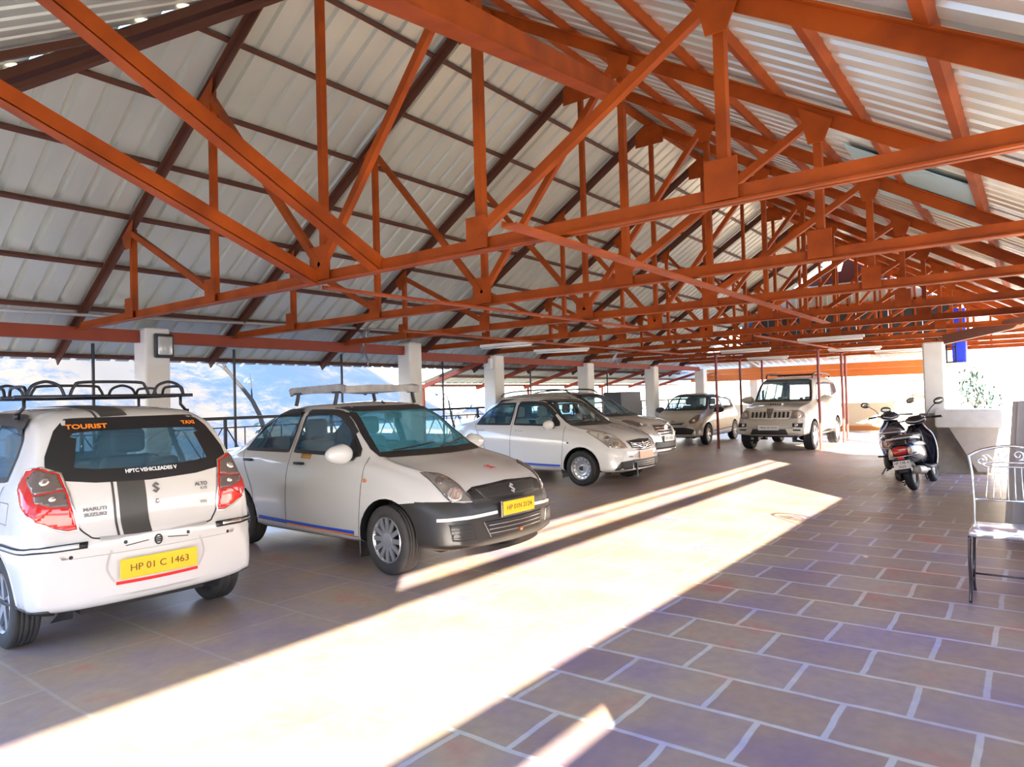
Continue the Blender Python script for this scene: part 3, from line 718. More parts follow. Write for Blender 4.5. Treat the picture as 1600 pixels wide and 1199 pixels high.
# outside: hillside on the left, low ground, far slope
def hill():
    bm = bmesh.new(); nx, ny = 70, 26; g = []
    for i in range(nx + 1):
        row = []
        for j in range(ny + 1):
            x = -80 + 260 * i / nx; t = j / ny; y = 24 + 120 * t
            crest = 44 / (1 + math.exp((x - 74) / 7.0)) + 4 + 3 * math.sin(x * 0.13) + 2 * math.sin(x * 0.31)
            z = -14 + (crest * 0.95 + 5) * min(1, t * 1.15) ** 1.1 + 1.2 * math.sin(x * 0.5 + j) * t + random.uniform(-0.7, 0.7) * t
            row.append(bm.verts.new((x, y, z)))
        g.append(row)
    for i in range(nx):
        for j in range(ny): bm.faces.new((g[i][j], g[i + 1][j], g[i + 1][j + 1], g[i][j + 1]))
    return bm
tag(obj('hillside', hill(), M_HILL, None, True), 'hazy sunlit hillside with scrub beyond the left railing', 'hill', kind='structure')
bm = bmesh.new(); bx(bm, -80, 120, 10.8, 30, -15, -14)
tag(obj('valley_ground', bm, M_HILL), 'ground of the valley below the left side', 'ground', kind='structure')
bm = bmesh.new(); bx(bm, -60, 90, -60, -0.62, -0.35, -0.12); bx(bm, 28.6, 90, -0.62, 40, -0.35, -0.12); bx(bm, 12.8, 28.6, -0.7, -0.3, -0.35, -0.12)
tag(obj('courtyard_ground', bm, mat('sunlit_concrete_yard', (0.62, 0.56, 0.45), 0.8)), 'pale open yard outside the right and far sides', 'ground', kind='structure')

# bare tree branch outside on the left, small bush outside on the right
def branch(base, pts, r0, name, label, leaves=0):
    t = empty(name, base, 0, label, 'tree')
    bm = bmesh.new(); tube(bm, smoothpath(pts, 4), [max(0.012, r0 * (1 - 0.8 * k / (4 * (len(pts) - 1)))) for k in range(4 * (len(pts) - 1) + 1)], 7)
    tips = []
    sp_ = smoothpath(pts, 4)
    for k in range(5, len(sp_), 2):
        d = Vector((random.uniform(-1, 1), random.uniform(-0.6, 0.6), random.uniform(0.1, 1))).normalized(); q = sp_[k] + d * random.uniform(0.3, 0.7)
        tube(bm, [sp_[k], (sp_[k] + q) / 2 + Vector((0, 0, 0.05)), q], [0.02, 0.015, 0.006], 5); tips.append(q)
    obj('trunk', bm, M_BARK, t)
    if leaves:
        bm = bmesh.new()
        for c in range(leaves):
            q = random.choice(tips) + Vector((random.gauss(0, 0.22), random.gauss(0, 0.22), random.gauss(0, 0.2)))
            d = Vector((random.gauss(0, 1), random.gauss(0, 1), random.gauss(0, 1))).normalized(); s = d.orthogonal().normalized(); l = random.uniform(0.05, 0.12)
            bm.faces.new([bm.verts.new(q + d * l), bm.verts.new(q + s * l * 0.4), bm.verts.new(q - d * l), bm.verts.new(q - s * l * 0.4)])
        obj('foliage', bm, M_LEAF, t)
    return t
branch((8.6, 13.0, -3), [(0, 0, 0), (0.1, 0, 2.5), (-0.2, 0, 4.3), (-0.9, 0.1, 5.3), (-1.3, 0, 6.1)], 0.08, 'bare_tree', 'bare dark branch rising outside between the first two left columns', 60)
branch((15.2, 13.4, -3), [(0, 0, 0), (0.1, 0, 1.6), (0.1, 0, 3.0), (-0.2, 0.1, 3.8), (-0.5, 0, 4.5)], 0.1, 'bare_tree', 'thin leafless sapling outside between the second and third columns', 90)
branch((24.0, 1.35, -0.12), [(0, 0, 0), (0.05, 0, 0.5), (0, 0.1, 0.9), (0.1, 0, 1.3), (0.0, -0.1, 1.55)], 0.04, 'leafy_bush', 'small blue-green bush outside above the concrete basin', 260)
# dark tank / cabin behind crossover
bm = rbox(16.7, 17.9, 8.95, 9.5, 0.0, 1.60, 0.03); 
tag(obj('steel_cabinet', bm, M_GREY), 'large dark grey steel cabinet standing behind the crossover bonnet', 'cabinet')

# =================================================================== CARS
def pchip(xs, ys, x):
    n = len(xs)
    h = [xs[i + 1] - xs[i] for i in range(n - 1)]; d = [(ys[i + 1] - ys[i]) / h[i] for i in range(n - 1)]
    m = [0] * n; m[0] = d[0]; m[-1] = d[-1]
    for i in range(1, n - 1):
        m[i] = 0 if d[i - 1] * d[i] <= 0 else (h[i - 1] + h[i]) * 3 / ((2 * h[i] + h[i - 1]) / d[i - 1] + (h[i] + 2 * h[i - 1]) / d[i])
    i = 0
    while i < n - 2 and x > xs[i + 1]: i += 1
    t = (x - xs[i]) / h[i]; t2, t3 = t * t, t * t * t
    return (2 * t3 - 3 * t2 + 1) * ys[i] + (t3 - 2 * t2 + t) * h[i] * m[i] + (-2 * t3 + 3 * t2) * ys[i + 1] + (t3 - t2) * h[i] * m[i + 1]

SHELLS = []
class Shell:
    """car body lofted from stations (x, zb, zsh, zt, wb, ws, wsh, wt, bow); x forward, z up"""
    def __init__(s, st, nst=110, nsec=36):
        T = [0]
        for a, b in zip(st, st[1:]): T.append(T[-1] + math.sqrt((b[0] - a[0]) ** 2 + (b[3] - a[3]) ** 2 + 0.3 * (b[5] - a[5]) ** 2) + 1e-4)
        col = list(zip(*st)); bm = bmesh.new(); rows = []
        for i in range(nst):
            t = T[-1] * i / (nst - 1)
            x, zb, zsh, zt, wb, ws, wsh, wt, bow = [pchip(T, c, t) for c in col]
            hm = zsh - zb
            pts = [(0, zb), (wb * .6, zb), (wb, zb + .012), (ws * .985, zb + .12 * hm), (ws, zb + .42 * hm), (ws * .993, zb + .72 * hm), (wsh + (ws - wsh) * .35, zsh - .07 * hm), (wsh, zsh + .02 * (zt - zsh)),
                   (wsh + (wt - wsh) * .42, zsh + .42 * (zt - zsh)), (wsh + (wt - wsh) * .82, zsh + .80 * (zt - zsh)), (wt * .97, zt - .10 * (zt - zsh) - .012), (wt * .80, zt - .022), (wt * .4, zt - .006), (0, zt)]
            L = [0]
            for a, b in zip(pts, pts[1:]): L.append(L[-1] + math.hypot(b[0] - a[0], b[1] - a[1]) + 1e-5)
            ys = [p[0] for p in pts]; zs = [p[1] for p in pts]
            # fixed parameterisation (same fractions at each station keeps the grid tidy)
            fr = [0, .06, .12, .17, .30, .41, .48, .52, .62, .72, .78, .84, .92, 1.0]
            half = []
            for k in range(nsec + 1):
                u = k / nsec
                half.append((pchip(fr, ys, u), pchip(fr, zs, u)))
            ring = []
            wmax = max(ws, .01)
            def P(y, z): return bm.verts.new((x + bow * (1 - min(1, (y / wmax) ** 2)), y, z))
            right = [P(-y, z) for y, z in half]
            left = [P(y, z) for y, z in half[1:-1]]
            ring = right + left[::-1]
            rows.append(ring)
        n = len(rows[0])
        for A, B in zip(rows, rows[1:]):
            for k in range(n): bm.faces.new((A[k], A[(k + 1) % n], B[(k + 1) % n], B[k]))
        h = nsec
        for ring in (rows[0], rows[-1]):
            R_ = ring[:h + 1]; Lf = [ring[0]] + ring[:h:-1] + [ring[h]]
            inner = [R_]
            prev = R_
            # strips across the flat end, right to left
            for k in range(1, h):
                pass
            N = 14; cols_ = []
            for c in range(N + 1):
                u = c / N; cc = []
                for k in range(h + 1):
                    a, b = R_[k], Lf[k]
                    if k in (0, h): cc.append(a)
                    elif c == 0: cc.append(a)
                    elif c == N: cc.append(b)
                    else:
                        p = a.co.lerp(b.co, u)
                        cc.append(bm.verts.new(p))
                cols_.append(cc)
            for c in range(N):
                for k in range(h):
                    q = []
                    for v in (cols_[c][k], cols_[c + 1][k], cols_[c + 1][k + 1], cols_[c][k + 1]):
                        if v not in q: q.append(v)
                    if len(q) > 2:
                        try: bm.faces.new(q)
                        except ValueError: pass
            # pull the cap outward slightly (crown)
            bx_ = 1 if ring is rows[-1] else -1
            bow = st[-1][8] if bx_ > 0 else st[0][8]
            for c in range(1, N):
                for k in range(1, h):
                    v = cols_[c][k]; wm = abs(R_[k].co.y)
                    w_ = max(abs(R_[j].co.y) for j in range(h + 1))
                    base = bow * (1 - min(1, (R_[k].co.y / w_) ** 2)); full = bow * (1 - min(1, (v.co.y / w_) ** 2))
                    v.co.x += (full - base)
        bmesh.ops.recalc_face_normals(bm, faces=bm.faces)
        for f in bm.faces: f.smooth = True
        s.bm = bm; s.bvh = BVHTree.FromBMesh(bm); s.tilt = 0.0; SHELLS.append(s)
    def frame(s, ang):
        T = s.tilt; d = Vector((math.cos(ang) * math.cos(T), math.sin(ang) * math.cos(T), math.sin(T))); uu = Vector((-math.sin(ang), math.cos(ang), 0))
        return d, uu, d.cross(uu)
    def hit(s, ang, u, z, off=0.0, x0=0.0):
        """first point of the body met when looking from direction ang (and s.tilt above the horizon) at view position u, z"""
        d, uu, vv = s.frame(ang)
        for k in range(16):
            r = s.bvh.ray_cast(d * 6 + uu * u + vv * z, -d)
            if r[0] is not None:
                n = r[1] if r[1].dot(d) > 0 else -r[1]
                return r[0] + n * off, n
            u *= .985; z += -.006 if (z > .7 or s.tilt) else .006
        r2 = s.bvh.find_nearest(d * 1.9 + uu * u + vv * z)
        return r2[0] + r2[1] * off, r2[1]
    def uv(s, ang, pts):
        """body points (x, y, z) as positions in the view"""
        d, uu, vv = s.frame(ang)
        return [(Vector(p).dot(uu), Vector(p).dot(vv)) for p in pts]
    def top(s, x, y, off=0.0):
        r = s.bvh.ray_cast(Vector((x, y, 5)), Vector((0, 0, -1)))
        return r[0] + r[1] * off, r[1]
    def cut(s, poly, ang, cond=None, keep=True):
        """cut a convex region given in the view at angle ang out of the shell; returns a bmesh of the piece"""
        d = Vector((math.cos(ang), math.sin(ang), 0)); uu = Vector((-math.sin(ang), math.cos(ang), 0)); bm = s.bm
        area = sum(poly[i][0] * poly[(i + 1) % len(poly)][1] - poly[(i + 1) % len(poly)][0] * poly[i][1] for i in range(len(poly)))
        if area < 0: poly = poly[::-1]
        us = [p[0] for p in poly]; zs = [p[1] for p in poly]
        def ok(f):
            if f.normal.dot(d) < 0.02: return False
            if cond and not cond(f.calc_center_median()): return False
            uv = [(v.co.dot(uu), v.co.z) for v in f.verts]
            return max(q[0] for q in uv) > min(us) and min(q[0] for q in uv) < max(us) and max(q[1] for q in uv) > min(zs) and min(q[1] for q in uv) < max(zs)
        work = [f for f in bm.faces if ok(f)]
        cx = sum(us) / len(us); cz = sum(zs) / len(zs)
        for i in range(len(poly)):
            a, b = poly[i], poly[(i + 1) % len(poly)]
            no = uu * (b[1] - a[1]) + Vector((0, 0, 1)) * (-(b[0] - a[0]))
            if no.length < 1e-7: continue
            no.normalize(); co = uu * a[0] + Vector((0, 0, a[1]))
            es = set(); vs = set()
            for f in work: es.update(f.edges); vs.update(f.verts)
            r = bmesh.ops.bisect_plane(bm, geom=list(vs) + list(es) + work, dist=1e-5, plane_co=co, plane_no=no)
            fs = set(work) | {g for g in r['geom'] if isinstance(g, bmesh.types.BMFace)}
            work = [f for f in fs if f.is_valid and (f.calc_center_median() - co).dot(no) < 0]
            bm.normal_update()
        out = None
        if keep:
            out = bmesh.new(); mp = {}
            for f in work:
                vs = []
                for v in f.verts:
                    if v not in mp: mp[v] = out.verts.new(v.co)
                    vs.append(mp[v])
                try: out.faces.new(vs).smooth = True
                except ValueError: pass
        bmesh.ops.delete(bm, geom=work, context='FACES')
        return out
    def patch(s, poly, ang, off=0.006, step=0.03, thick=True):
        """thin panel following the shell, outline given in a view"""
        bm = bmesh.new(); vs = [bm.verts.new((p[0], 0, p[1])) for p in poly]; bm.faces.new(vs)
        x0, x1 = min(p[0] for p in poly), max(p[0] for p in poly); z0, z1 = min(p[1] for p in poly), max(p[1] for p in poly)
        k = x0 + step
        while k < x1:
            bmesh.ops.bisect_plane(bm, geom=list(bm.verts) + list(bm.edges) + list(bm.faces), plane_co=(k, 0, 0), plane_no=(1, 0, 0)); k += step
        k = z0 + step
        while k < z1:
            bmesh.ops.bisect_plane(bm, geom=list(bm.verts) + list(bm.edges) + list(bm.faces), plane_co=(0, 0, k), plane_no=(0, 0, 1)); k += step
        for v in bm.verts:
            v.co, _ = s.hit(ang, v.co.x, v.co.z, off)
        for f in bm.faces: f.smooth = True
        if thick:
            bd = [e for e in bm.edges if e.is_boundary]
            r = bmesh.ops.extrude_edge_only(bm, edges=bd); c = Vector((0, 0, 0.7))
            nv = [g for g in r['geom'] if isinstance(g, bmesh.types.BMVert)]
            for v in nv:
                hit = s.bvh.find_nearest(v.co)
                v.co = hit[0] - (v.co - hit[0]).normalized() * 0.002 if hit[0] else v.co
        bmesh.ops.recalc_face_normals(bm, faces=bm.faces)
        return bm
    def ribbon(s, bm, pts, ang, w, off=0.003, closed=False, sub=6, smooth=True):
        P = [Vector((p[0], 0, p[1])) for p in pts]
        if smooth: P = smoothpath(P, sub, closed)
        else:
            Q = []
            rng = range(len(P)) if closed else range(len(P) - 1)
            for i in rng:
                a, b = P[i], P[(i + 1) % len(P)]; n = max(1, int((b - a).length / 0.04))
                for k in range(n): Q.append(a.lerp(b, k / n))
            if not closed: Q.append(P[-1])
            P = Q
        rows = []; N = len(P)
        for i in range(N):
            if closed: d = P[(i + 1) % N] - P[i - 1]
            else: d = P[min(i + 1, N - 1)] - P[max(0, i - 1)]
            d.normalize(); nrm = Vector((-d.z, 0, d.x)); row = []
            for q in (-.5, 0, .5):
                p = P[i] + nrm * w * q; h, _ = s.hit(ang, p.x, p.z, off if q == 0 else off * .8); row.append(bm.verts.new(h))
            rows.append(row)
        for i in range(N if closed else N - 1):
            A, B = rows[i], rows[(i + 1) % N]
            for k in range(2):
                f = bm.faces.new((A[k], B[k], B[k + 1], A[k + 1])); f.smooth = True
    def topribbon(s, bm, pts, w, off=0.003):
        P = smoothpath([Vector((p[0], p[1], 0)) for p in pts], 8); rows = []; N = len(P)
        for i in range(N):
            d = P[min(i + 1, N - 1)] - P[max(0, i - 1)]; d.normalize(); nrm = Vector((-d.y, d.x, 0)); row = []
            for q in (-.5, .5):
                p = P[i] + nrm * w * q; h, _ = s.top(p.x, p.y, off); row.append(bm.verts.new(h))
            rows.append(row)
        for A, B in zip(rows, rows[1:]): bm.faces.new((A[0], B[0], B[1], A[1])).smooth = True

def mirror_poly(poly): return [(-p[0], p[1]) for p in poly]
SIDE_R = -PI / 2; SIDE_L = PI / 2
def sidepoly(poly, side):  # side view polygons are given in x,z
    return poly if side < 0 else [(-p[0], p[1]) for p in poly]
def sang(side): return SIDE_R if side < 0 else SIDE_L

def wheel(root, x, y, r, w, style, steer=0.0, dusty=False):
    sgn = 1 if y > 0 else -1
    bm = bmesh.new(); hw = w / 2
    prof = [(r * .66, hw * .80), (r * .72, hw * .98), (r * .84, hw * 1.04), (r * .95, hw * .98), (r * .985, hw * .86)]
    gr = [0.5, 0.2, -0.2, -0.5]
    tread = []
    for g in gr:
        tread += [(r, hw * (g + .045)), (r * .975, hw * (g + .04)), (r * .975, hw * (g - .04)), (r, hw * (g - .045))]
    prof += [(r * .995, hw * .80)] + tread + [(r * .995, -hw * .80), (r * .985, -hw * .86), (r * .95, -hw * .98), (r * .84, -hw * 1.04), (r * .72, -hw * .98), (r * .66, -hw * .80)]
    lathe(bm, prof, (0, 0, 0), 'Y', 48, sgn)
    t = obj('wheel', bm, M_TYREDUST if dusty else M_TYRE, root, True)
    t.location = (x, y, r); t.rotation_euler = (0, 0, steer)
    # rim
    bm = bmesh.new(); R = r * .68; o = hw * .80
    lathe(bm, [(R, o), (R * .96, o + .012), (R * .90, o - .005), (R * .88, o - .06), (R * .85, -o * .6), (R * .4, -o * .6)], (0, 0, 0), 'Y', 40, sgn)
    if style == 'cover':       # plastic cover with many slim paired spokes
        lathe(bm, [(R * .34, o - .012), (R * .30, o + .004), (R * .12, o + .008), (0.001, o + .008)], (0, 0, 0), 'Y', 32, sgn)
        for k in range(12):
            a = 2 * PI * k / 12; c, s_ = math.cos(a), math.sin(a)
            pts = []
            bar(bm, (c * R * .25, sgn * (o - .008), s_ * R * .25), (c * R * .93, sgn * (o - .002), s_ * R * .93), R * .20, .018, Vector((0, 1, 0)))
    elif style == 'steel':
        lathe(bm, [(R * .90, o - .03), (R * .72, o - .035), (R * .62, o - .01), (R * .46, o - .02), (R * .34, o - .05), (R * .26, o - .05), (R * .2, o - .01), (.001, o - .008)], (0, 0, 0), 'Y', 40, sgn)
    elif style == 'five':
        lathe(bm, [(R * .26, o - .02), (R * .22, o - .004), (.001, o - .002)], (0, 0, 0), 'Y', 24, sgn)
        for k in range(5):
            a = 2 * PI * k / 5 + .3; c, s_ = math.cos(a), math.sin(a)
            bar(bm, (c * R * .15, sgn * (o - .015), s_ * R * .15), (c * R * .95, sgn * (o - .006), s_ * R * .95), R * .26, .025, Vector((0, 1, 0)))
    elif style == 'six':
        lathe(bm, [(R * .30, o - .02), (R * .26, o - .0), (.001, o + .004)], (0, 0, 0), 'Y', 24, sgn)
        for k in range(6):
            a = 2 * PI * k / 6; c, s_ = math.cos(a), math.sin(a)
            for dd in (-.18, .18):
                bar(bm, (c * R * .2, sgn * (o - .015), s_ * R * .2), (math.cos(a + dd) * R * .95, sgn * (o - .006), math.sin(a + dd) * R * .95), R * .12, .02, Vector((0, 1, 0)))
    obj('rim', bm, M_ALLOY, t, False)
    if style == 'steel':
        bm = bmesh.new()
        for k in range(14):
            a = 2 * PI * k / 14; c, s_ = math.cos(a), math.sin(a)
            lathe(bm, [(R * .055, o - .026), (.001, o - .024)], (c * R * .79, 0, s_ * R * .79), 'Y', 10, sgn)
        obj('vent_holes', bm, M_RUBBER, t)
        bm = bmesh.new(); lathe(bm, [(R * .2, o - .004), (R * .17, o + .01), (.001, o + .012)], (0, 0, 0), 'Y', 20, sgn); obj('hub_cap', bm, M_BLKPLASTIC, t, True)
    bm = bmesh.new(); lathe(bm, [(R * .86, o * .2), (.001, o * .2)], (0, 0, 0), 'Y', 24, sgn); obj('brake_disc', bm, M_RUBBER, t)
    return t

def plate(root, s, loc, rotz, wdt, hgt, m, ink, tilt=0.0, two=None, border=None):
    bm = rbox(-wdt / 2, wdt / 2, -0.004, 0.004, -hgt / 2, hgt / 2, .003, 1)
    p = obj('number_plate', bm, m, root); p.location = loc; p.rotation_euler = (tilt, 0, rotz)
    if s:
        n = len(s); size = min(hgt * .80, wdt * 1.50 / n)
        if two:
            text('plate_text', s, hgt * .42, ink, p, (0, -0.0052, hgt * .22), (PI / 2, 0, 0)); text('plate_text', two, hgt * .42, ink, p, (0, -0.0052, -hgt * .22), (PI / 2, 0, 0))
        else:
            sx = (wdt * .90) / (n * size * .56)
            text('plate_text', s, size, ink, p, (0, -0.0052, 0), (PI / 2, 0, 0), sx=min(sx, 1.25))
    return p

def seat(root, x, y, m, name='front_seat'):
    bm = bmesh.new()
    b1 = rbox(-.24, .26, -.25, .25, -.08, .08, .05, 3); me = bpy.data.meshes.new('t'); b1.to_mesh(me); b1.free(); bm.from_mesh(me)
    b2 = rbox(-.07, .07, -.25, .25, 0, .60, .05, 3)
    for v in b2.verts:
        v.co.x -= .22 + v.co.z * .28; v.co.y *= 1 - .25 * max(0, v.co.z) / .6
    me = bpy.data.meshes.new('t'); b2.to_mesh(me); b2.free(); bm.from_mesh(me)
    b3 = rbox(-.05, .05, -.13, .13, .62, .82, .045, 3)
    for v in b3.verts: v.co.x -= .40
    me = bpy.data.meshes.new('t'); b3.to_mesh(me); b3.free(); bm.from_mesh(me)
    o = obj(name, bm, m, root, True); o.location = (x, y, .52)
    return o

def interior(root, S, front, rear, w, seatm, belt, steer_y=-.36, seat_x=-.05, dash_z=None):
    dz = dash_z or belt
    bm = bmesh.new(); bx(bm, rear, front, -w, w, .30, .38); obj('cabin_floor', bm, M_BLKPLASTIC, root)
    bm = rbox(front - .42, front + .05, -w * .93, w * .93, .55, dz - .02, .06, 3)
    for v in bm.verts:
        if v.co.z > .8: v.co.x += .08
    obj('dashboard', bm, M_BLKPLASTIC, root, True)
    for y in (-.36, .36): seat(root, seat_x, y, seatm)
    bm = rbox(-.25, .25, -w * .85, w * .85, -.08, .08, .05, 3); me = bpy.data.meshes.new('t')
    b2 = rbox(-.07, .07, -w * .85, w * .85, 0, .52, .05, 3)
    for v in b2.verts: v.co.x -= .22 + v.co.z * .3
    b2.to_mesh(me); b2.free(); bm.from_mesh(me)
    for y in (-.3, .3):
        b3 = rbox(-.04, .04, y - .12, y + .12, .5, .64, .035, 3)
        for v in b3.verts: v.co.x -= .38
        b3.to_mesh(me); b3.free(); bm.from_mesh(me)
    o = obj('rear_seat', bm, seatm, root, True); o.location = (seat_x - .80, 0, .50)
    bm = bmesh.new(); c = Vector((front - .52, steer_y, dz - .05)); n = 28; tl = math.radians(25)
    tube(bm, [c + Vector((-.18 * math.sin(tl) * -math.sin(2 * PI * k / n), .18 * math.cos(2 * PI * k / n), .18 * math.cos(tl) * math.sin(2 * PI * k / n))) for k in range(n)], .014, 7, True)
    for a in (PI, 0, -PI / 2): tube(bm, [c, c + Vector((.18 * math.sin(tl) * math.sin(a), .18 * math.cos(a), .18 * math.cos(tl) * math.sin(a)))], .013, 6)
    tube(bm, [c, c + Vector((.25, 0, -.12))], .03, 8)
    obj('steering_wheel', bm, M_RUBBER, root, True)
    # inner mirror
    return

def car_body(root, S, paint, arches, windows, screens, pieces=(), archr=None, seams=(), archlip=True, glass=None):
    """arches: [(x, zc, r)]; windows: list of (name, side polygon x,z); screens: (name, ang, polygon, cond)"""
    glass = glass or M_GLASS
    # windows first
    for nm, poly in windows:
        for side in (-1, 1):
            pl = sidepoly(poly, side)
            g = S.cut(pl, sang(side), lambda c: c.z > .6)
            gl = obj(nm, g, glass, root)
            bm = bmesh.new(); S.ribbon(bm, pl, sang(side), .034, .004, True, smooth=False); obj('window_seal', bm, M_RUBBER, gl)
    for nm, ang, poly, cond, wd, gm in screens:
        g = S.cut(poly, ang, cond)
        gl = obj(nm, g, gm or glass, root)
        bm = bmesh.new(); S.ribbon(bm, poly, ang, wd, .004, True, smooth=False); obj('screen_border', bm, M_RUBBER, gl)
    for (x, zc, r) in arches:
        for side in (-1, 1):
            pl = sidepoly([(x + r * math.cos(2 * PI * k / 28), zc + r * math.sin(2 * PI * k / 28)) for k in range(28)], side)
            S.cut(pl, sang(side), lambda c: abs(c.y) > .35, keep=False)
    for nm, poly, ang, cond, m in pieces:
        g = S.cut(poly, ang, cond)
        obj(nm, g, m, root)
    # bottom faces under the arches
    kill = [f for f in S.bm.faces if abs(f.calc_center_median().y) > .40 and f.normal.z < -.3 and any((f.calc_center_median().x - x) ** 2 < (r * .9) ** 2 for x, zc, r in arches)]
    bmesh.ops.delete(S.bm, geom=kill, context='FACES')
    for (x, zc, r) in arches:
        for side in (-1, 1):
            rows = []; bm = bmesh.new()
            for k in range(25):
                a = -0.35 + (PI + .7) * k / 24
                px, pz = x + r * 1.01 * math.cos(a), zc + r * 1.01 * math.sin(a)
                h, _ = S.hit(sang(side), px if side < 0 else -px, max(pz, .15), 0)
                yo = h.y - side * .012
                if abs(yo) < .5: yo = side * .55
                rows.append((bm.verts.new((px, yo, pz)), bm.verts.new((px, side * .42, pz))))
            for A, B in zip(rows, rows[1:]): bm.faces.new((A[0], A[1], B[1], B[0])).smooth = True
            # inner disc
            c = bm.verts.new((x, side * .42, zc)); inn = [q[1] for q in rows]
            for A, B in zip(inn, inn[1:]): bm.faces.new((A, B, c))
            obj('wheel_arch_liner', bm, M_RUBBER, root)
    body = obj('body', S.bm, paint, root)
    if archlip:
        for (x, zc, r) in arches:
            for side in (-1, 1):
                pts = []; bm = bmesh.new()
                for k in range(31):
                    a = 0.05 + (PI - .1) * k / 30
                    px, pz = x + (r + .006) * math.cos(a), zc + (r + .006) * math.sin(a)
                    h, _ = S.hit(sang(side), px if side < 0 else -px, pz, .0)
                    if abs(h.y) > .5: pts.append(h)
                if len(pts) > 4: tube(bm, pts, .006, 6)
                obj('wheel_arch_lip', bm, paint, root, True)
    for side in (-1, 1):
        for pts in seams:
            bm = bmesh.new(); S.ribbon(bm, sidepoly(pts, side), sang(side), .007, .0035, False, 5); obj('door_gap', bm, M_RUBBER, root)
    return body

def handle(root, S, x, z, side, m):
    h, n = S.hit(sang(side), x if side < 0 else -x, z, 0)
    bm = rbox(-.085, .085, -.014, .014, -.014, .014, .012, 3)
    for v in bm.verts: v.co.y += .016 * (1 - (v.co.x / .09) ** 2) * (1 if side > 0 else -1)
    o = obj('door_handle', bm, m, root, True); o.location = h + Vector((0, side * .012, 0))
def side_mirror(root, S, x, z, side, m, sz=1.0):
    h, n = S.hit(sang(side), x if side < 0 else -x, z, 0)
    bm = bmesh.new(); blob(bm, (0, 0, 0), 1, .075 * sz, .135 * sz, .085 * sz, 3)
    for v in bm.verts:
        if v.co.x < -.02: v.co.x = -.02 - (abs(v.co.x) - .02) * .15
        v.co.z *= (1.05 if v.co.y * side < 0 else .92)
    o = obj('side_mirror', bm, m, root, True); o.location = Vector((h.x, h.y + side * (.15 * sz), z + .05))
    bm = bmesh.new(); tube(bm, [(0, -side * .17 * sz, -.05), (0, -side * .05, -.05)], .022, 8); obj('mirror_stem', bm, M_BLKPLASTIC if m is not M_PAINT else m, o, True)
    bm = bmesh.new(); blob(bm, (-.025, 0, 0), 1, .004, .115 * sz, .068 * sz, 2); obj('mirror_glass', bm, M_CHROME, o, True)

def emblem_s(bm, s):
    # angular letter-like badge made of two interlocked slanted strokes, in the y,z plane facing +x
    a = [(-.50, .28), (.05, .78), (.50, .40), (.30, .26), (.05, .46), (-.12, .30), (.50, -.26), (-.05, -.78), (-.50, -.40), (-.30, -.26), (-.05, -.46), (.12, -.30)]
    f = bm.faces.new([bm.verts.new((0, p[0] * s, p[1] * s)) for p in a])
    r = bmesh.ops.extrude_face_region(bm, geom=[f]); bmesh.ops.translate(bm, verts=[v for v in r['geom'] if isinstance(v, bmesh.types.BMVert)], vec=(.006, 0, 0))

def orient_to(o, h, n, flipx=False):
    """place o at h with its +x axis along n and z up"""
    x = n.normalized(); z = (Vector((0, 0, 1)) - x * x.z).normalized(); y = z.cross(x)
    M = Matrix.Identity(4)
    for i in range(3): M[i][0] = x[i]; M[i][1] = y[i]; M[i][2] = z[i]; M[i][3] = h[i]
    o.matrix_local = M
def badge(root, S, ang, u, z, size, m, name='emblem', fn=emblem_s, off=.004):
    bm = bmesh.new(); fn(bm, size); o = obj(name, bm, m, root); h, n = S.hit(ang, u, z, off); orient_to(o, h, n); return o

def lamp_unit(root, S, name, poly, ang, layers):
    """a lamp lens following the body with further lens fields on it"""
    o = obj(name, S.patch(poly, ang, .008), layers[0], root)
    for k, (nm, pl, m, off) in enumerate(layers[1:]):
        obj(nm, S.patch(pl, ang, off, .02), m, o)
    return o
def circ(c, r, n=20, sx=1): return [(c[0] + r * sx * math.cos(2 * PI * k / n), c[1] + r * math.sin(2 * PI * k / n)) for k in range(n)]
def scale_poly(pl, k, dx=0, dz=0):
    cx = sum(p[0] for p in pl) / len(pl); cz = sum(p[1] for p in pl) / len(pl)
    return [(cx + (p[0] - cx) * k + dx, cz + (p[1] - cz) * k + dz) for p in pl]
def wiper(root, S, ang, a, b, m=M_RUBBER):
    bm = bmesh.new(); pts = []
    for k in range(9):
        t = k / 8; h, n = S.hit(ang, a[0] + (b[0] - a[0]) * t, a[1] + (b[1] - a[1]) * t, .018); pts.append(h)
    tube(bm, pts, .008, 6); obj('wiper', bm, m, root, True)
FRONT, REAR = 0.0, PI
def lamp3(root, S, name, pts, side, deg, tilt, base, extras=(), edge=None, part=None):
    """lamp whose outline is given as body points for the right side (y<0), mirrored for side > 0"""
    S.tilt = math.radians(tilt); ang = math.radians(deg) * (1 if side > 0 else -1)
    mm = lambda P: [(p[0], p[1] * (-1 if side > 0 else 1), p[2]) for p in P]
    pl = S.uv(ang, mm(pts)); o = obj(name, S.patch(pl, ang, .007, .02), base, root)
    for k, (nm, c, r, m) in enumerate(extras):
        if isinstance(r, (int, float)): q = circ(S.uv(ang, mm([c]))[0], r)
        else: q = S.uv(ang, mm(r))
        obj(nm, S.patch(q, ang, .011 + .001 * k, .015), m, o)
    if edge:
        bm = bmesh.new(); S.ribbon(bm, pl, ang, edge[0], .009, True, smooth=False); obj('lamp_edge', bm, edge[1], o)
    S.tilt = 0.0
    return o

def xform(o, loc, deg): o.location = (loc[0], loc[1], 0); o.rotation_euler = (0, 0, math.radians(deg))

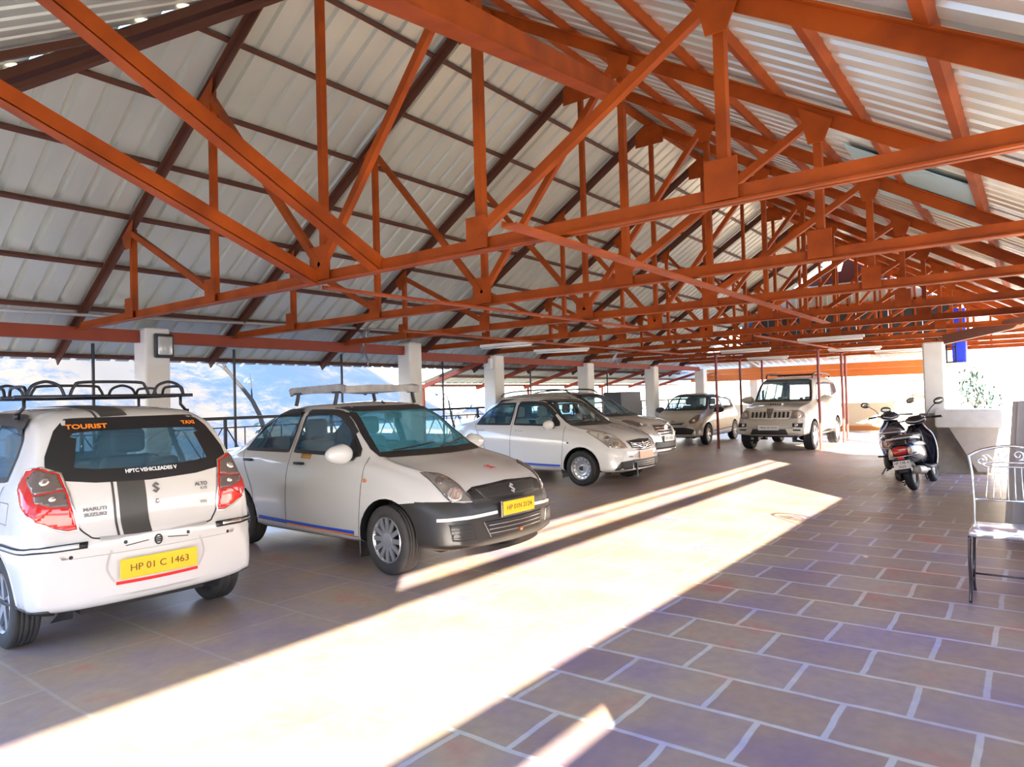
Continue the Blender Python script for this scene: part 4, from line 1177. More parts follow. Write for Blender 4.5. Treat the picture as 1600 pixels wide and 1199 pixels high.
# ---------------------------------------------------------------- white hatchback taxi, seen from behind
def hatchback():
    t = empty('hatchback_car', (0, 0, 0), 0, 'white hatchback taxi seen from behind with black stripe and yellow plate', 'car', 'cars parked under the roof')
    S = Shell([(r[0], r[1] + .02, r[2] * 1.055 + .01, r[3] * 1.05 + .005) + r[4:] for r in [  # x, zb, zsh, zt, wb, ws, wsh, wt, bow
        (-1.70, .30, .46, .58, .50, .62, .60, .54, -.07), (-1.695, .27, .50, .64, .55, .665, .645, .58, -.07), (-1.67, .25, .54, .68, .58, .695, .68, .61, -.07),
        (-1.635, .24, .60, .74, .60, .715, .70, .63, -.07), (-1.615, .235, .72, .86, .61, .725, .70, .63, -.065), (-1.59, .23, .84, .96, .62, .73, .70, .62, -.06),
        (-1.545, .22, .90, 1.07, .62, .735, .70, .605, -.055),
        (-1.47, .22, .93, 1.21, .62, .74, .705, .575, -.05), (-1.395, .21, .945, 1.33, .62, .742, .71, .545, -.04), (-1.33, .21, .95, 1.395, .62, .744, .712, .53, -.03), (-1.22, .20, .95, 1.43, .62, .745, .715, .525, -.01),
        (-.8, .19, .94, 1.455, .62, .745, .715, .53, 0), (-.2, .19, .93, 1.462, .62, .745, .715, .535, 0), (.30, .19, .915, 1.44, .62, .745, .715, .535, .01), (.50, .19, .91, 1.395, .62, .745, .715, .53, .03),
        (.85, .19, .90, 1.18, .62, .745, .71, .56, .06), (1.15, .19, .87, .98, .62, .745, .70, .60, .07), (1.35, .20, .82, .915, .62, .74, .69, .57, .06),
        (1.55, .22, .75, .84, .60, .72, .66, .52, .06), (1.68, .25, .66, .74, .56, .67, .60, .46, .06), (1.76, .27, .56, .63, .50, .60, .54, .42, .06), (1.79, .30, .48, .54, .46, .54, .48, .40, .06)]])
    rw = [(-.545, 1.11), (-.32, 1.075), (0, 1.062), (.32, 1.075), (.545, 1.11), (.53, 1.20), (.46, 1.345), (.40, 1.405), (-.40, 1.405), (-.46, 1.345), (-.53, 1.20)]
    # the black-bordered rear screen
    car_body(t, S, M_PAINT, [(-1.18, .28, .325), (1.18, .28, .325)],
        [('side_window', [(-1.25, 1.07), (-.62, 1.035), (-.62, 1.43), (-1.10, 1.41), (-1.2, 1.31)]), ('side_window', [(-.54, 1.03), (.52, 1.005), (.56, 1.05), (.30, 1.37), (.1, 1.43), (-.54, 1.435)])],
        [('rear_window', REAR, rw, lambda c: c.x < -1.2, .085, M_GLASS), ('windscreen', FRONT, [(-.60, 1.07), (.60, 1.07), (.50, 1.43), (-.50, 1.43)], lambda c: c.x > .2, .05, M_GLASS)],
        [], seams=[[(-1.22, 1.03), (-1.05, .80), (-.86, .55), (-.80, .30)], [(-.58, 1.4), (-.58, .3)], [(.55, .95), (.62, .7), (.58, .3)], [(-.80, .27), (.6, .27)]])
    for nm, pl in (('rear_window_trim', None),): pass
    # wide black frit at both lower corners of the rear screen
    bm = bmesh.new()
    S.ribbon(bm, [(-.485, 1.12), (-.43, 1.33)], REAR, .10, .0035, False); S.ribbon(bm, [(.485, 1.12), (.43, 1.33)], REAR, .10, .0035, False); S.ribbon(bm, [(-.46, 1.372), (-.3, 1.385), (0, 1.39), (.3, 1.385), (.46, 1.372)], REAR, .055, .0035, False)
    obj('rear_window_border', bm, M_RUBBER, t)
    # tailgate outline and bumper joint
    bm = bmesh.new()
    S.ribbon(bm, [(-.515, 1.09), (-.49, .95), (-.455, .80), (-.40, .72), (-.33, .69), (0, .672), (.33, .69), (.40, .72), (.455, .80), (.49, .95), (.515, 1.09)], REAR, .009, .002)
    S.ribbon(bm, [(-.20, .625), (-.06, .64)], REAR, .006, .002); S.ribbon(bm, [(.06, .64), (.20, .625)], REAR, .006, .002)
    obj('tailgate_gap', bm, M_RUBBER, t)
    bm = bmesh.new(); S.ribbon(bm, [(-.34, .690), (0, .675), (.34, .690)], REAR, .022, .005); obj('tailgate_lip', bm, M_SILVER, t)
    # lamps
    for s in (1, -1):
        ang = math.radians(140) * s; k = 1 if s > 0 else -1
        f = lambda pl: [(p[0] * k, p[1]) for p in pl]
        L3 = [(-1.40, -.62, 1.135), (-1.513, -.585, 1.150), (-1.567, -.50, 1.107), (-1.618, -.475, .995), (-1.655, -.45, .858), (-1.674, -.44, .755), (-1.66, -.49, .752), (-1.647, -.56, .775), (-1.615, -.645, .83), (-1.53, -.70, .92), (-1.45, -.70, 1.02)]
        lamp3(t, S, 'tail_lamp', L3, s, 140, 0, M_REDLAMP, [
            ('lamp_lens', None, [(-1.50, -.59, 1.135), (-1.56, -.515, 1.10), (-1.60, -.49, 1.01), (-1.54, -.61, .99), (-1.47, -.64, 1.08)], M_SMOKE),
            ('lamp_lens', None, [(-1.54, -.61, .98), (-1.61, -.49, 1.00), (-1.635, -.475, .90), (-1.60, -.55, .91), (-1.56, -.61, .94)], M_SMOKE),
            ('lamp_lens', None, [(-1.60, -.55, .90), (-1.637, -.475, .89), (-1.665, -.455, .775), (-1.645, -.54, .785), (-1.60, -.64, .83)], mat('bright_red_lens', (.8, .02, .01), .1, coat=1)),
            ('reflector_ring', (-1.55, -.57, 1.06), .022, M_LAMPBR), ('reflector_ring', (-1.59, -.54, .955), .016, M_LAMPBR)], (.010, M_CHROME))
        # bumper protector strips
        f2 = lambda pl: [(p[0] * k, p[1]) for p in pl]
        o = obj('bumper_guard', S.patch(f2([(.22, .675), (.80, .68), (.80, .645), (.22, .64)]), ang, .014, .04), M_RUBBER, t)
        obj('guard_inlay', S.patch(f2([(.26, .668), (.76, .672), (.76, .653), (.26, .649)]), ang, .018, .04), M_CHROME if s < 0 else M_PAINT2, o)
        for u in (.20, .50):
            bm = bmesh.new(); h, n = S.hit(REAR, u * s, .60 if u > .3 else .648, .001); lathe(bm, [(.012, 0), (.009, .003), (.0005, .003)], (0, 0, 0), 'X', 14); o = obj('parking_sensor', bm, M_RUBBER, t); orient_to(o, h, n)
        bm = S.patch(f2([(.20, .32), (.62, .30), (.62, .262), (.20, .262)]), ang, .012, .04); obj('lower_bumper_skirt', bm, M_BLKPLASTIC, t)
    # plate recess, plate, red tape
    bm = bmesh.new(); S.ribbon(bm, [(-.28, .61), (-.31, .50), (-.27, .41)], REAR, .012, .003); obj('plate_recess_edge', bm, M_SILVER, t); bm = bmesh.new(); S.ribbon(bm, [(.28, .61), (.31, .50), (.27, .41)], REAR, .012, .003); obj('plate_recess_edge', bm, M_SILVER, t)
    h, n = S.hit(REAR, 0, .482, .022)
    plate(t, 'HP 01 C 1463', h, -PI / 2, .49, .128, M_YELLOW, M_BROWNINK, tilt=0)
    bm = bmesh.new(); S.ribbon(bm, [(-.26, .395), (0, .392), (.26, .395)], REAR, .020, .006); obj('red_tape_strip', bm, M_RED, t)
    # stripes
    obj('tailgate_stripe', S.patch([(-.205, .69), (-.035, .69), (-.035, 1.05), (-.205, 1.055)], REAR, .003, .04, False), M_DARKSTRIPE, t)
    obj('tailgate_stripe', S.patch([(-.240, .692), (-.226, .69), (-.226, 1.055), (-.240, 1.056)], REAR, .003, .04, False), M_DARKSTRIPE, t)
    bm = bmesh.new(); S.topribbon(bm, [(-1.38, .12), (-1.0, .12), (-.3, .12), (.3, .12)], .17, .003); S.topribbon(bm, [(-1.38, .233), (-1.0, .233), (-.3, .233), (.3, .233)], .016, .003); obj('roof_stripe', bm, M_DARKSTRIPE, t)
    # badges and lettering
    badge(t, S, REAR, .03, .965, .048, M_BADGED)
    bm = bmesh.new(); h, n = S.hit(REAR, .03, .877, .002); lathe(bm, [(.018, 0), (.014, .008), (.006, .006), (.0005, .006)], (0, 0, 0), 'X', 16); o = obj('tailgate_lock', bm, M_CHROME, t); orient_to(o, h, n)
    def rtext(s, u, z, size, m, off=.006, sx=1.0, bold=0.0):
        h, n = S.hit(REAR, u, z, off); o = text('lettering', s, size, m, t, h, (PI / 2 , 0, -PI / 2), sx=sx, bold=bold)
        x = (n).normalized(); zz = (Vector((0, 0, 1)) - x * x.z).normalized(); y = zz.cross(x)
        M = Matrix.Identity(4)
        for i in range(3): M[i][0] = y[i]; M[i][1] = zz[i]; M[i][2] = x[i]; M[i][3] = h[i]
        o.matrix_local = M @ Matrix.Diagonal((sx, 1, 1, 1)); return o
    rtext('TOURIST', -.31, 1.385, .052, M_ORLET, .012, 1.15, .0015); rtext('TAXI', .36, 1.385, .045, M_ORLET, .012, 1.0, .0015)
    rtext('HPTC VEHICLEADES V', .02, 1.085, .036, M_WHLET, .012, .95, .001)
    rtext('MARUTI', -.345, .872, .030, M_BADGED, .006, 1.25, .001); rtext('SUZUKI', -.345, .838, .030, M_BADGED, .006, 1.25, .001)
    rtext('ALTO', .345, .955, .036, M_BADGED, .006, 1.0, .001); rtext('K10', .36, .925, .03, M_BADGED, .006, 1.0); rtext('VXi', .35, .83, .03, M_BADGED, .006, 1.1)
    bm = bmesh.new(); h, n = S.hit(REAR, 0, .635, .003)
    tube(bm, [(0, .022 * math.cos(2 * PI * k / 16), .03 * math.sin(2 * PI * k / 16)) for k in range(16)], .005, 5, True)
    for z in (-.012, .0, .012): tube(bm, [(0, -.02, z), (0, .02, z)], .004, 5)
    o = obj('oval_crest', bm, M_RUBBER, t); orient_to(o, h, n)
    # front lamps and grille for completeness
    for s in (1, -1):
        ang = math.radians(35) * s
        obj('headlamp', S.patch([(p[0] * s, p[1]) for p in [(-.45, .66), (-.32, .62), (-.16, .72), (-.10, .80), (-.28, .80)]], ang, .006), M_LAMPBASE, t)
        handle(t, S, -.48, .86, s, M_BLKPLASTIC); handle(t, S, .40, .84, s, M_BLKPLASTIC); side_mirror(t, S, .48, .95, s, M_BLKPLASTIC, .9)
        # rain visors over the side windows
        bm = bmesh.new(); S.ribbon(bm, sidepoly([(-1.16, 1.37), (-1.0, 1.425), (-.58, 1.44), (0, 1.44), (.3, 1.39)], s), sang(s), .075, .02); obj('rain_visor', bm, M_BLKPLASTIC, t)
        # fuel flap / crease
    obj('front_grille', S.patch([(-.3, .55), (.3, .55), (.33, .48), (-.33, .48)], FRONT, .005), M_RUBBER, t)
    bm = bmesh.new(); S.ribbon(bm, sidepoly([(-1.36, .93), (-1.2, .93), (-1.19, .80), (-1.35, .80), (-1.36, .93)], 1), sang(1), .005, .0015, False, 5, False); obj('fuel_flap', bm, M_RUBBER, t)
    # roof rack: two ladders of black tube standing on short legs
    rk = bpy.data.objects.new('roof_rack', None); link(rk, t)
    def rpart(nm, fn):
        bm = bmesh.new(); fn(bm); obj(nm, bm, M_BLACK, rk, True)
    zr_, zt_ = 1.600, 1.672
    def rails(bm):
        for y in (-.53, .53): tube(bm, [(-1.0, y, zr_), (-.1, y, zr_)], .013, 8)
        for x in (-1.0, -.7, -.4, -.1): bar(bm, (x, -.60, zr_), (x, .60, zr_), .025, .025)
    rpart('base_frame', rails)
    def loops(bm):
        for y in (-.53, .53):
            for x0, x1 in ((-1.0, -.62), (-.50, -.1)):
                tube(bm, smoothpath([(x0, y, zr_), (x0 + .02, y, zt_ - .02), (x0 + .08, y, zt_), (x1 - .08, y, zt_), (x1 - .02, y, zt_ - .02), (x1, y, zr_)], 5), .011, 7)
        for x in (-1.0, -.1):
            for y0, y1 in ((-.53, -.30), (-.27, .27) , (.30, .53)):
                tube(bm, smoothpath([(x, y0, zr_), (x, y0 + .03, zt_ + .0), (x, y0 + .09, zt_ + .03), (x, y1 - .09, zt_ + .03), (x, y1 - .03, zt_), (x, y1, zr_)], 5), .011, 7)
    rpart('guard_loops', loops)
    for x in (-.95, -.15):
        for y in (-.53, .53):
            rpart('rack_leg', lambda bm: (tube(bm, [(x, y, zr_), (x, y * 1.0, 1.53), (x, y * 1.10, 1.465)], .012, 7), bx(bm, x - .02, x + .02, y * 1.08 - .015, y * 1.08 + .015, 1.45, 1.49)))
    interior(t, S, 1.05, -1.35, .62, M_SEATD, .93, seat_x=.05)
    bm = rbox(.30, .33, -.10, .10, 1.28, 1.33, .01); obj('inner_mirror', bm, M_RUBBER, t)
    for x in (-1.18, 1.18):
        for y in (-.655, .655): wheel(t, x, y, .282, .155, 'five', dusty=True)
    bm = bmesh.new(); tube(bm, [(-1.18, -.6, .27), (-1.18, .6, .27)], .05, 8); bx(bm, -1.55, 1.5, -.40, .40, .20, .28); obj('underbody', bm, M_RUBBER, t)
    return t
h_ = hatchback(); xform(h_, (2.345, 6.44), 87.0)

# ---------------------------------------------------------------- first sedan
SEDAN_ST = [
    (-2.02, .34, .52, .66, .45, .58, .55, .46, -.07), (-2.015, .29, .56, .76, .52, .65, .62, .52, -.07), (-1.98, .26, .64, .88, .57, .70, .67, .56, -.07), (-1.93, .24, .76, .98, .60, .74, .70, .57, -.06),
    (-1.86, .23, .86, 1.03, .62, .77, .72, .56, -.05), (-1.70, .22, .90, 1.05, .63, .80, .745, .56, -.03), (-1.50, .21, .93, 1.08, .64, .825, .76, .56, -.01), (-1.30, .20, .95, 1.18, .65, .84, .775, .56, 0),
    (-1.02, .19, .955, 1.36, .66, .845, .78, .545, 0), (-.80, .19, .955, 1.45, .66, .845, .785, .545, 0), (-.45, .19, .95, 1.505, .66, .845, .785, .55, 0), (0, .19, .935, 1.515, .66, .845, .785, .555, .01), (.25, .19, .93, 1.49, .66, .845, .785, .56, .02),
    (.42, .19, .925, 1.435, .66, .845, .785, .56, .05), (.72, .19, .92, 1.23, .66, .845, .785, .59, .09), (1.02, .19, .91, 1.03, .66, .845, .78, .64, .11), (1.22, .19, .875, .975, .66, .845, .77, .66, .10),
    (1.45, .20, .82, .93, .65, .835, .75, .64, .09), (1.65, .21, .76, .875, .63, .81, .72, .60, .09), (1.80, .22, .69, .81, .61, .77, .68, .55, .09), (1.89, .235, .62, .73, .57, .71, .64, .50, .09), (1.94, .25, .56, .64, .53, .66, .60, .48, .09),
    (1.975, .26, .50, .56, .50, .62, .57, .47, .09), (1.985, .30, .44, .49, .46, .58, .54, .45, .09)]
def _rx(x): return x if x < .25 else (.25 + (x - .25) * .65 / .77 if x < 1.02 else .90 + (x - 1.02) * 1.0 / .965)
SEDAN_ST = [(_rx(r[0]),) + r[1:] for r in SEDAN_ST]
SWIN_R = [(-1.20, 1.03), (-.36, 1.03), (-.34, 1.405), (-.75, 1.40), (-1.00, 1.28), (-1.14, 1.15)]
SWIN_F = [(-.26, 1.03), (.72, 1.01), (.70, 1.06), (.40, 1.34), (.25, 1.41), (-.25, 1.415)]
SEAMS = [[(-1.26, 1.05), (-1.12, .88), (-.93, .62), (-.90, .36)], [(-.31, 1.44), (-.31, .9), (-.31, .30)], [(.84, 1.0), (.86, .75), (.82, .30)], [(-.90, .33), (.83, .29)]]
def sedan_front(t, S, old=True):
    # bonnet shut lines
    for s in (1, -1):
        bm = bmesh.new(); S.topribbon(bm, [(.93, .58 * s), (1.0, .635 * s), (1.13, .665 * s), (1.3, .665 * s), (1.48, .63 * s)], .007, .002)
        obj('bonnet_gap', bm, M_RUBBER, t)
def first_sedan():
    t = empty('sedan_car', (0, 0, 0), 0, 'white sedan with black front bumper, yellow plate and a grey roof carrier', 'car', 'cars parked under the roof')
    S = Shell(SEDAN_ST)
    car_body(t, S, M_PAINT, [(-1.195, .30, .355), (1.195, .30, .36)], [('rear_side_window', SWIN_R), ('front_side_window', SWIN_F)],
        [('windscreen', FRONT, [(-.655, 1.015), (.655, 1.015), (.60, 1.20), (.515, 1.44), (-.515, 1.44), (-.60, 1.20)], lambda c: c.x > .2, .05, M_GLASSL),
         ('rear_window', REAR, [(-.56, 1.10), (.56, 1.10), (.50, 1.40), (-.50, 1.40)], lambda c: c.x < -.8, .05, M_GLASS)],
        [('bumper_side', sidepoly([(1.25, .612), (1.45, .635), (1.62, .652), (2.3, .650), (2.3, .1), (1.25, .1)], -1), SIDE_R, lambda c: c.x > 1.25, M_BUMPBLK),
         ('bumper_side', sidepoly([(1.25, .612), (1.45, .635), (1.62, .652), (2.3, .650), (2.3, .1), (1.25, .1)], 1), SIDE_L, lambda c: c.x > 1.25, M_BUMPBLK),
         ('front_bumper', [(-.95, .1), (.95, .1), (.95, .650), (-.95, .650)], FRONT, lambda c: c.x > 1.50, M_BUMPBLK)],
        seams=SEAMS, archlip=False)
    sedan_front(t, S)
    obj('nose_panel', S.patch([(-.475, .62), (.475, .62), (.50, .72), (.42, .748), (0, .770), (-.42, .748), (-.50, .72)], FRONT, .005, .03), M_BUMPBLK, t)
    g = obj('grille', S.patch([(-.33, .635), (.33, .635), (.41, .735), (0, .755), (-.41, .735)], FRONT, .010, .03), M_RUBBER, t)
    bm = bmesh.new()
    for r in range(9):
        z = .643 + r * .0118
        for c in range(41):
            u = -.40 + c * .0200 + (r % 2) * .0100
            if abs(u) > .33 + (z - .635) * .75 or z > .748 - abs(u) * .04: continue
            h, n = S.hit(FRONT, u, z, .013)
            A = [k * PI / 3 for k in range(6)]
            vo = [bm.verts.new(h + Vector((0, .0098 * math.cos(a), .0062 * math.sin(a)))) for a in A]; vi = [bm.verts.new(h + Vector((0, .0070 * math.cos(a), .0040 * math.sin(a)))) for a in A]
            for k in range(6): bm.faces.new((vo[k], vo[(k + 1) % 6], vi[(k + 1) % 6], vi[k]))
    obj('grille_mesh', bm, mat('dark_grille_mesh', (.13, .12, .11), .3, .4), g)
    badge(t, S, FRONT, .0, .692, .062, M_BADGE, off=.018)
    # lower intake with bars
    li = obj('lower_intake', S.patch([(-.34, .325), (.34, .325), (.41, .46), (-.41, .46)], FRONT, .006, .04), M_RUBBER, t)
    bm = bmesh.new()
    for z in (.355, .390, .425): S.ribbon(bm, [(-.36, z), (0, z), (.36, z)], FRONT, .007, .012)
    S.ribbon(bm, [(-.34, .325), (-.41, .46)], FRONT, .01, .01); obj('intake_bars', bm, M_LAMPBASE, li)
    for s in (1, -1):
        ang = math.radians(38) * s
        H3 = [(1.434, -.645, .865), (1.51, -.605, .871), (1.562, -.548, .862), (1.653, -.528, .831), (1.766, -.520, .767), (1.838, -.500, .690), (1.885, -.471, .625), (1.848, -.545, .618), (1.779, -.630, .630), (1.714, -.650, .691), (1.638, -.655, .756), (1.539, -.650, .82)]
        lamp3(t, S, 'headlamp', H3, s, 42, 25, M_LAMPBASE, [('lamp_bowl', (1.775, -.58, .695), .062, M_LAMPBR), ('lamp_bowl', (1.62, -.60, .80), .035, M_SMOKE)], (.007, M_RUBBER))
        # white rubbing strip and fog lamp grille
        bm = bmesh.new(); S.ribbon(bm, S.uv(math.radians(25) * s, [(1.69, .735 * s, .505), (1.86, .50 * s, .515), (1.95, .25 * s, .525)]), math.radians(25) * s, .026, .012); obj('bumper_strip', bm, M_PAINT2, t)
        fa = math.radians(40) * s; fu = lambda P: S.uv(fa, [(p[0], p[1] * s, p[2]) for p in P])
        fg = obj('fog_grille', S.patch(fu([(1.79, .675, .465), (1.907, .515, .451), (1.917, .475, .327), (1.812, .655, .331)]), fa, .005, .02), M_BUMPBLK, t)
        bm = bmesh.new()
        for z in (.355, .385, .415, .44): S.ribbon(bm, fu([(1.80, .665, z), (1.90, .52, z)]), fa, .008, .009)
        S.ribbon(bm, fu([(1.79, .675, .465), (1.907, .515, .451), (1.917, .475, .327), (1.812, .655, .331)]), fa, .008, .010, True, smooth=False)
        obj('fog_grille_bars', bm, M_RUBBER, fg)
        # side decals
        bm = bmesh.new(); S.ribbon(bm, sidepoly([(-.80, .345), (-.3, .335), (.3, .325), (.76, .325)], s), sang(s), .030, .004, False); obj('blue_side_tape', bm, M_BLUE, t)
        bm = bmesh.new(); S.ribbon(bm, sidepoly([(-.30, .316), (.1, .308), (.76, .302)], s), sang(s), .014, .005, False); obj('orange_side_tape', bm, M_ORLET, t)
        handle(t, S, -1.05, .925, s, M_RUBBER); handle(t, S, -.12, .918, s, M_RUBBER)
        side_mirror(t, S, .66, .985, s, M_PAINT2, 1.1)
        bm = bmesh.new(); S.ribbon(bm, sidepoly([(-.24, 1.41), (.22, 1.40), (.42, 1.32), (.58, 1.20)], s), sang(s), .05, .015); S.ribbon(bm, sidepoly([(-1.12, 1.21), (-1.0, 1.30), (-.75, 1.40), (-.36, 1.41)], s), sang(s), .06, .022); obj('rain_visor', bm, M_BLKPLASTIC, t)
        obj('window_corner', S.patch(sidepoly([(.54, 1.02), (.72, 1.015), (.56, 1.17)], s), sang(s), .006, .04), M_RUBBER, t)
        obj('tax_sticker', S.patch(sidepoly([(-.13, .965), (.03, .96), (.03, 1.005), (-.13, 1.01)], s), sang(s), .004, .05), mat('brown_sticker', (.55, .28, .06), .5), t)
        h, n = S.hit(sang(s), .90 * (1 if s < 0 else -1), .80, .004); bm = bmesh.new(); blob(bm, (0, 0, 0), 1, .028, .008, .018, 2); o = obj('side_indicator', bm, M_AMBER, t, True); o.location = h
        obj('tail_lamp', S.patch([(p[0] * s, p[1]) for p in [(.60, .86), (.70, .94), (.86, .92), (.90, .80), (.74, .74), (.62, .76)]], math.radians(140) * s, .006, .03), M_REDLAMP, t)
        bm = bmesh.new(); S.ribbon(bm, sidepoly([(-.85, 1.03), (-.82, 1.385)], s)[:], sang(s), .022, .006, False); bm2 = bm; obj('window_divider', bm2, M_RUBBER, t)
        h, _ = S.hit(sang(s), .86 * (1 if s < 0 else -1), .3, 0)
        bm = rbox(.80, .815, min(.55 * s, .82 * s), max(.55 * s, .82 * s), .10, .46, .005, 1); obj('mud_flap', bm, M_RUBBER, t)
    h, n = S.hit(FRONT, 0, .545, .03)
    plate(t, 'HP 01N 2124', h, PI / 2, .44, .118, M_YELLOW, M_BROWNINK, tilt=0)
    bm = rbox(h.x - .022, h.x - .006, -.235, .235, .475, .615, .004, 1); obj('plate_holder', bm, M_LAMPBASE, t)
    bm = bmesh.new(); h2, n2 = S.hit(FRONT, .02, .345, .02); blob(bm, h2, .018, sub=2); obj('orange_charm', bm, M_AMBER, t, True)
    # small red auspicious mark on the bonnet
    bm = bmesh.new(); q = .038
    for a, b in (((-1, 0), (1, 0)), ((0, -1), (0, 1)), ((1, 0), (1, -1)), ((-1, 0), (-1, 1)), ((0, 1), (1, 1)), ((0, -1), (-1, -1))):
        bar(bm, (a[0] * q, a[1] * q, 0), (b[0] * q, b[1] * q, 0), .011, .002)
    h, n = S.top(1.64, .04, .003); o = obj('red_bonnet_mark', bm, M_RED, t); o.location = h
    yv = Vector((0, 1, 0)); xv = yv.cross(n).normalized(); yv = n.cross(xv); M = Matrix.Identity(4)
    for i in range(3): M[i][0] = xv[i]; M[i][1] = yv[i]; M[i][2] = n[i]; M[i][3] = h[i]
    o.matrix_local = M
    for y in (-.33, .22):
        bm = bmesh.new(); h, n = S.top(1.02, y, .002); blob(bm, h, .014, sub=2); obj('washer_nozzle', bm, M_RUBBER, t, True)
    wiper(t, S, FRONT, (-.50, 1.035), (.02, 1.075)); wiper(t, S, FRONT, (.05, 1.035), (.58, 1.09))
    interior(t, S, 1.0, -1.2, .66, M_SEAT, .96)
    bm = rbox(.36, .39, -.11, .11, 1.33, 1.39, .01); obj('inner_mirror', bm, M_GREEN if False else M_RUBBER, t)
    bm = bmesh.new(); tube(bm, [(.38, 0, 1.33), (.385, 0, 1.2)], .004, 5); blob(bm, (.385, 0, 1.18), .022, sub=2); obj('hanging_charm', bm, M_WHLET, t)
    for x in (-1.195, 1.195):
        for y in (-.755, .755): wheel(t, x, y, .30, .175, 'cover', dusty=True, steer=math.radians(-5) if x > 0 else 0)
    bm = bmesh.new(); bx(bm, -1.8, 1.7, -.44, .44, .20, .30); obj('underbody', bm, M_RUBBER, t)
    # roof carrier
    ck = bpy.data.objects.new('roof_carrier', None); link(ck, t)
    bm = bmesh.new()
    for y in (-.50, .50):
        pts = [(-.70, y, 1.620), (-.66, y, 1.640), (-.2, y, 1.650), (.05, y, 1.655), (.15, y, 1.66), (.23, y, 1.64)]
        for a, b in zip(pts, pts[1:]): bar(bm, a, b, .03, .075)
    for x in (-.70, .23):
        pts = [(x, -.50, 1.635), (x + .0, -.2, 1.65), (x, .2, 1.65), (x, .50, 1.635)]
        for a, b in zip(pts, pts[1:]): bar(bm, a, b, .03, .07)
    for k in range(6): bar(bm, (-.6 + k * .15, -.50, 1.62), (-.6 + k * .15, .50, 1.62), .06, .012)
    obj('carrier_tray', bm, M_CARRIER, ck)
    for x in (-.54, .12):
        for y in (-.52, .52):
            bm = bmesh.new(); tube(bm, smoothpath([(x, y * .98, 1.615), (x, y * 1.0, 1.56), (x, y * 1.04, 1.485)], 4), .02, 8); bx(bm, x - .06, x + .06, y * .98 - .02, y * .98 + .02, 1.60, 1.622); obj('carrier_leg', bm, M_BLKPLASTIC, ck)
    bm = bmesh.new(); h, n = S.top(.30, -.05, 0); tube(bm, [h, h + Vector((-.04, 0, .025))], .012, 6); obj('antenna_base', bm, M_BLKPLASTIC, t)
    return t
s1 = first_sedan(); xform(s1, (5.01, 5.71), -91.6)

